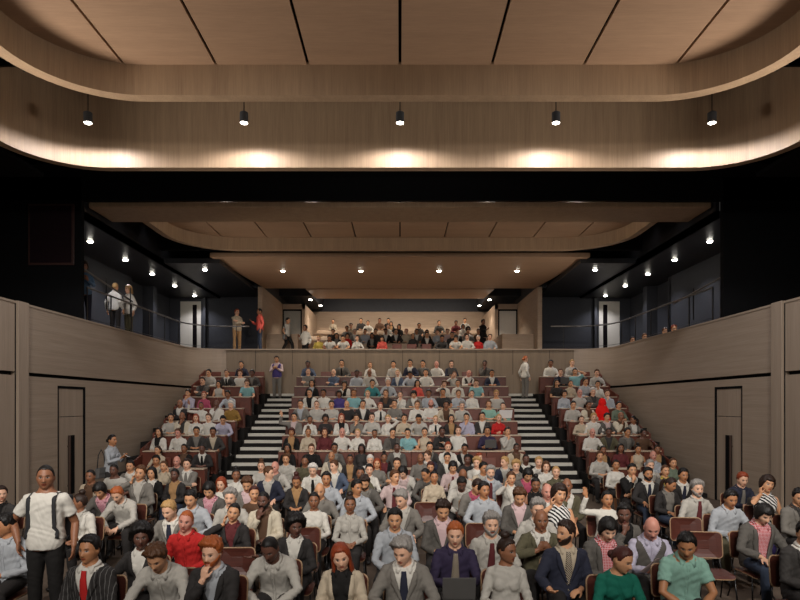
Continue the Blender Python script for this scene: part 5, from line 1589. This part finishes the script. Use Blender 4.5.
for i in range(5):
    x = (i - 2) * 3.12; z = CAMZ + (HOR - 118) * 12 / FPX
    place(pen0, pu, (x, 12.0, z), 0, 'small cylindrical pendant lamp, %s of five from left-wall' % NTH[i], 'lamp', 'pendant lamps under the ceiling ring')
    light('SPOT', (x, 12.0, z - .15), PEND_W, (.96, .95, 1), .05, (0, 0, 0), 172, .3)
def make_down():
    p = empty('downlight', (0, 0, 0))
    r_ = MB(); r_.lathe([(.075, 0), (.105, 0), (.105, -.016), (.078, -.012)], (0, 0, 0), 24); r_.build('trim_ring', HOUS, p)
    l = MB(); l.lathe([(.0, -.014), (.085, -.014), (.080, -.034), (.05, -.052), (.0, -.056)], (0, 0, 0), 20); l.build('lens', LAMP, p)
    return p
dn0 = make_down(); du = [False]
GAL = [(9.5, 18.4), (9.5, 20.75), (9.5, 23.0), (9.5, 25.3), (9.45, 27.6), (7.35, 22.6)]
for k, nm in ((-1, 'left-wall'), (1, 'right-wall')):
    for j, (x, y) in enumerate(GAL):
        z = 7.55 if j < 5 else 7.62
        place(dn0, du, (k * x, y, z), 0, ('recessed downlight in the dark %s gallery ceiling, %s from the pier' % (nm, NTH[j])) if j < 5 else 'single recessed downlight beside the soffit on %s side' % nm, 'lamp', 'gallery downlights')
        light('SPOT', (k * x, y, z - .08), GAL_W, (.92, .92, 1), .06, (0, 0, 0), 130, .7)
for j, x in enumerate((-4.59, -1.53, 1.53, 4.59)):
    place(dn0, du, (x, 23.5, 7.77), 0, 'recessed downlight in the timber soffit, %s of four from left-wall' % NTH[j], 'lamp', 'soffit downlights')
    light('SPOT', (x, 23.5, 7.69), SOF_W, (1, .90, .78), .06, (0, 0, 0), 140, .7)
for k, nm in ((-1, 'left-wall'), (1, 'right-wall')):
    for j, (x, y, z) in enumerate(((4.42, 29.6, 7.72), (4.3, 32.5, 7.9))):
        place(dn0, du, (k * x, y, z), 0, 'small spot lamp over the upper circle, %s one on %s side' % (('nearer', 'deeper')[j], nm), 'lamp', 'circle spot lamps')
        light('SPOT', (k * x, y, z - .08), SOF_W * (.8, .3)[j], (1, .92, .82), .06, (0, 0, 0), 120, .7)
# circle lighting above the tiers, gallery wash on the black ceilings, stage lanterns above and behind the camera
for x in (-3, 0, 3): light('SPOT', (x, 32.0, 9.1), CIR_W, (1, .88, .74), .25, aim((x, 32., 9.1), (x, 33.4, 5.5)), 160, .8)
for k in (-1, 1):
    for y in (17.6, 19.6, 21.3): light('SPOT', (k * 7.9, y, 9.1), 14, (.95, .95, 1), .05, aim((k * 7.9, y, 9.1), (k * 8.25, y + .35, 8.0)), 50, .8)
for x, y, z, w, t, sp in STAGE: light('SPOT', (x, y, z), w, (1, .95, .89), .35, aim((x, y, z), t), sp, .9, name='stage_lantern')
for x, y, z, w, tg, sp in CEIL_FILL: light('SPOT', (x, y, z), w, (1, .92, .84), .9, aim((x, y, z), tg), sp, 1.0, name='added_ceiling_fill')  # unseen fill added to lift the ceiling panels, no fitting of the hall
for x in (-5.2, -2.6, 0, 2.6, 5.2): light('POINT', (x, 17.85, 8.02), TRAY_FILL_W, (1, .92, .82), .05, name='added_tray_fill')  # points added out of sight above the beam to brighten the rear tray
for k in (-1, 1):
    for y in (18.4, 21.15): light('SPOT', (k * 8.80, y, 4.86), SOFFIT_FILL_W, (1, .92, .82), .08, aim((k * 8.8, y, 4.86), (k * 2.5, y + 2.2, 7.8)), 80, .9, name='added_soffit_fill')  # added fill tucked behind the rim so the soffit reads brighter
wd = bpy.data.worlds.new('hall'); bpy.context.scene.world = wd; wd.use_nodes = True
wd.node_tree.nodes['Background'].inputs[0].default_value = (1, .93, .86, 1); wd.node_tree.nodes['Background'].inputs[1].default_value = WORLD
# ------------------------------------------------------------------ camera
cam = bpy.data.cameras.new('camera'); co_ = bpy.data.objects.new('camera', cam); C.objects.link(co_)
co_.location = (0, 0, CAMZ); co_.rotation_euler = (PI / 2, 0, 0); cam.sensor_width = 36; cam.lens = 36 * FPX / 800; cam.shift_y = (HOR - 300) / 800; cam.clip_end = 200
S = bpy.context.scene; S.camera = co_
S.view_settings.view_transform = 'Standard'; S.view_settings.look = 'None'; S.view_settings.gamma = 1; S.view_settings.exposure = EXPO; S.view_settings.use_curve_mapping = False
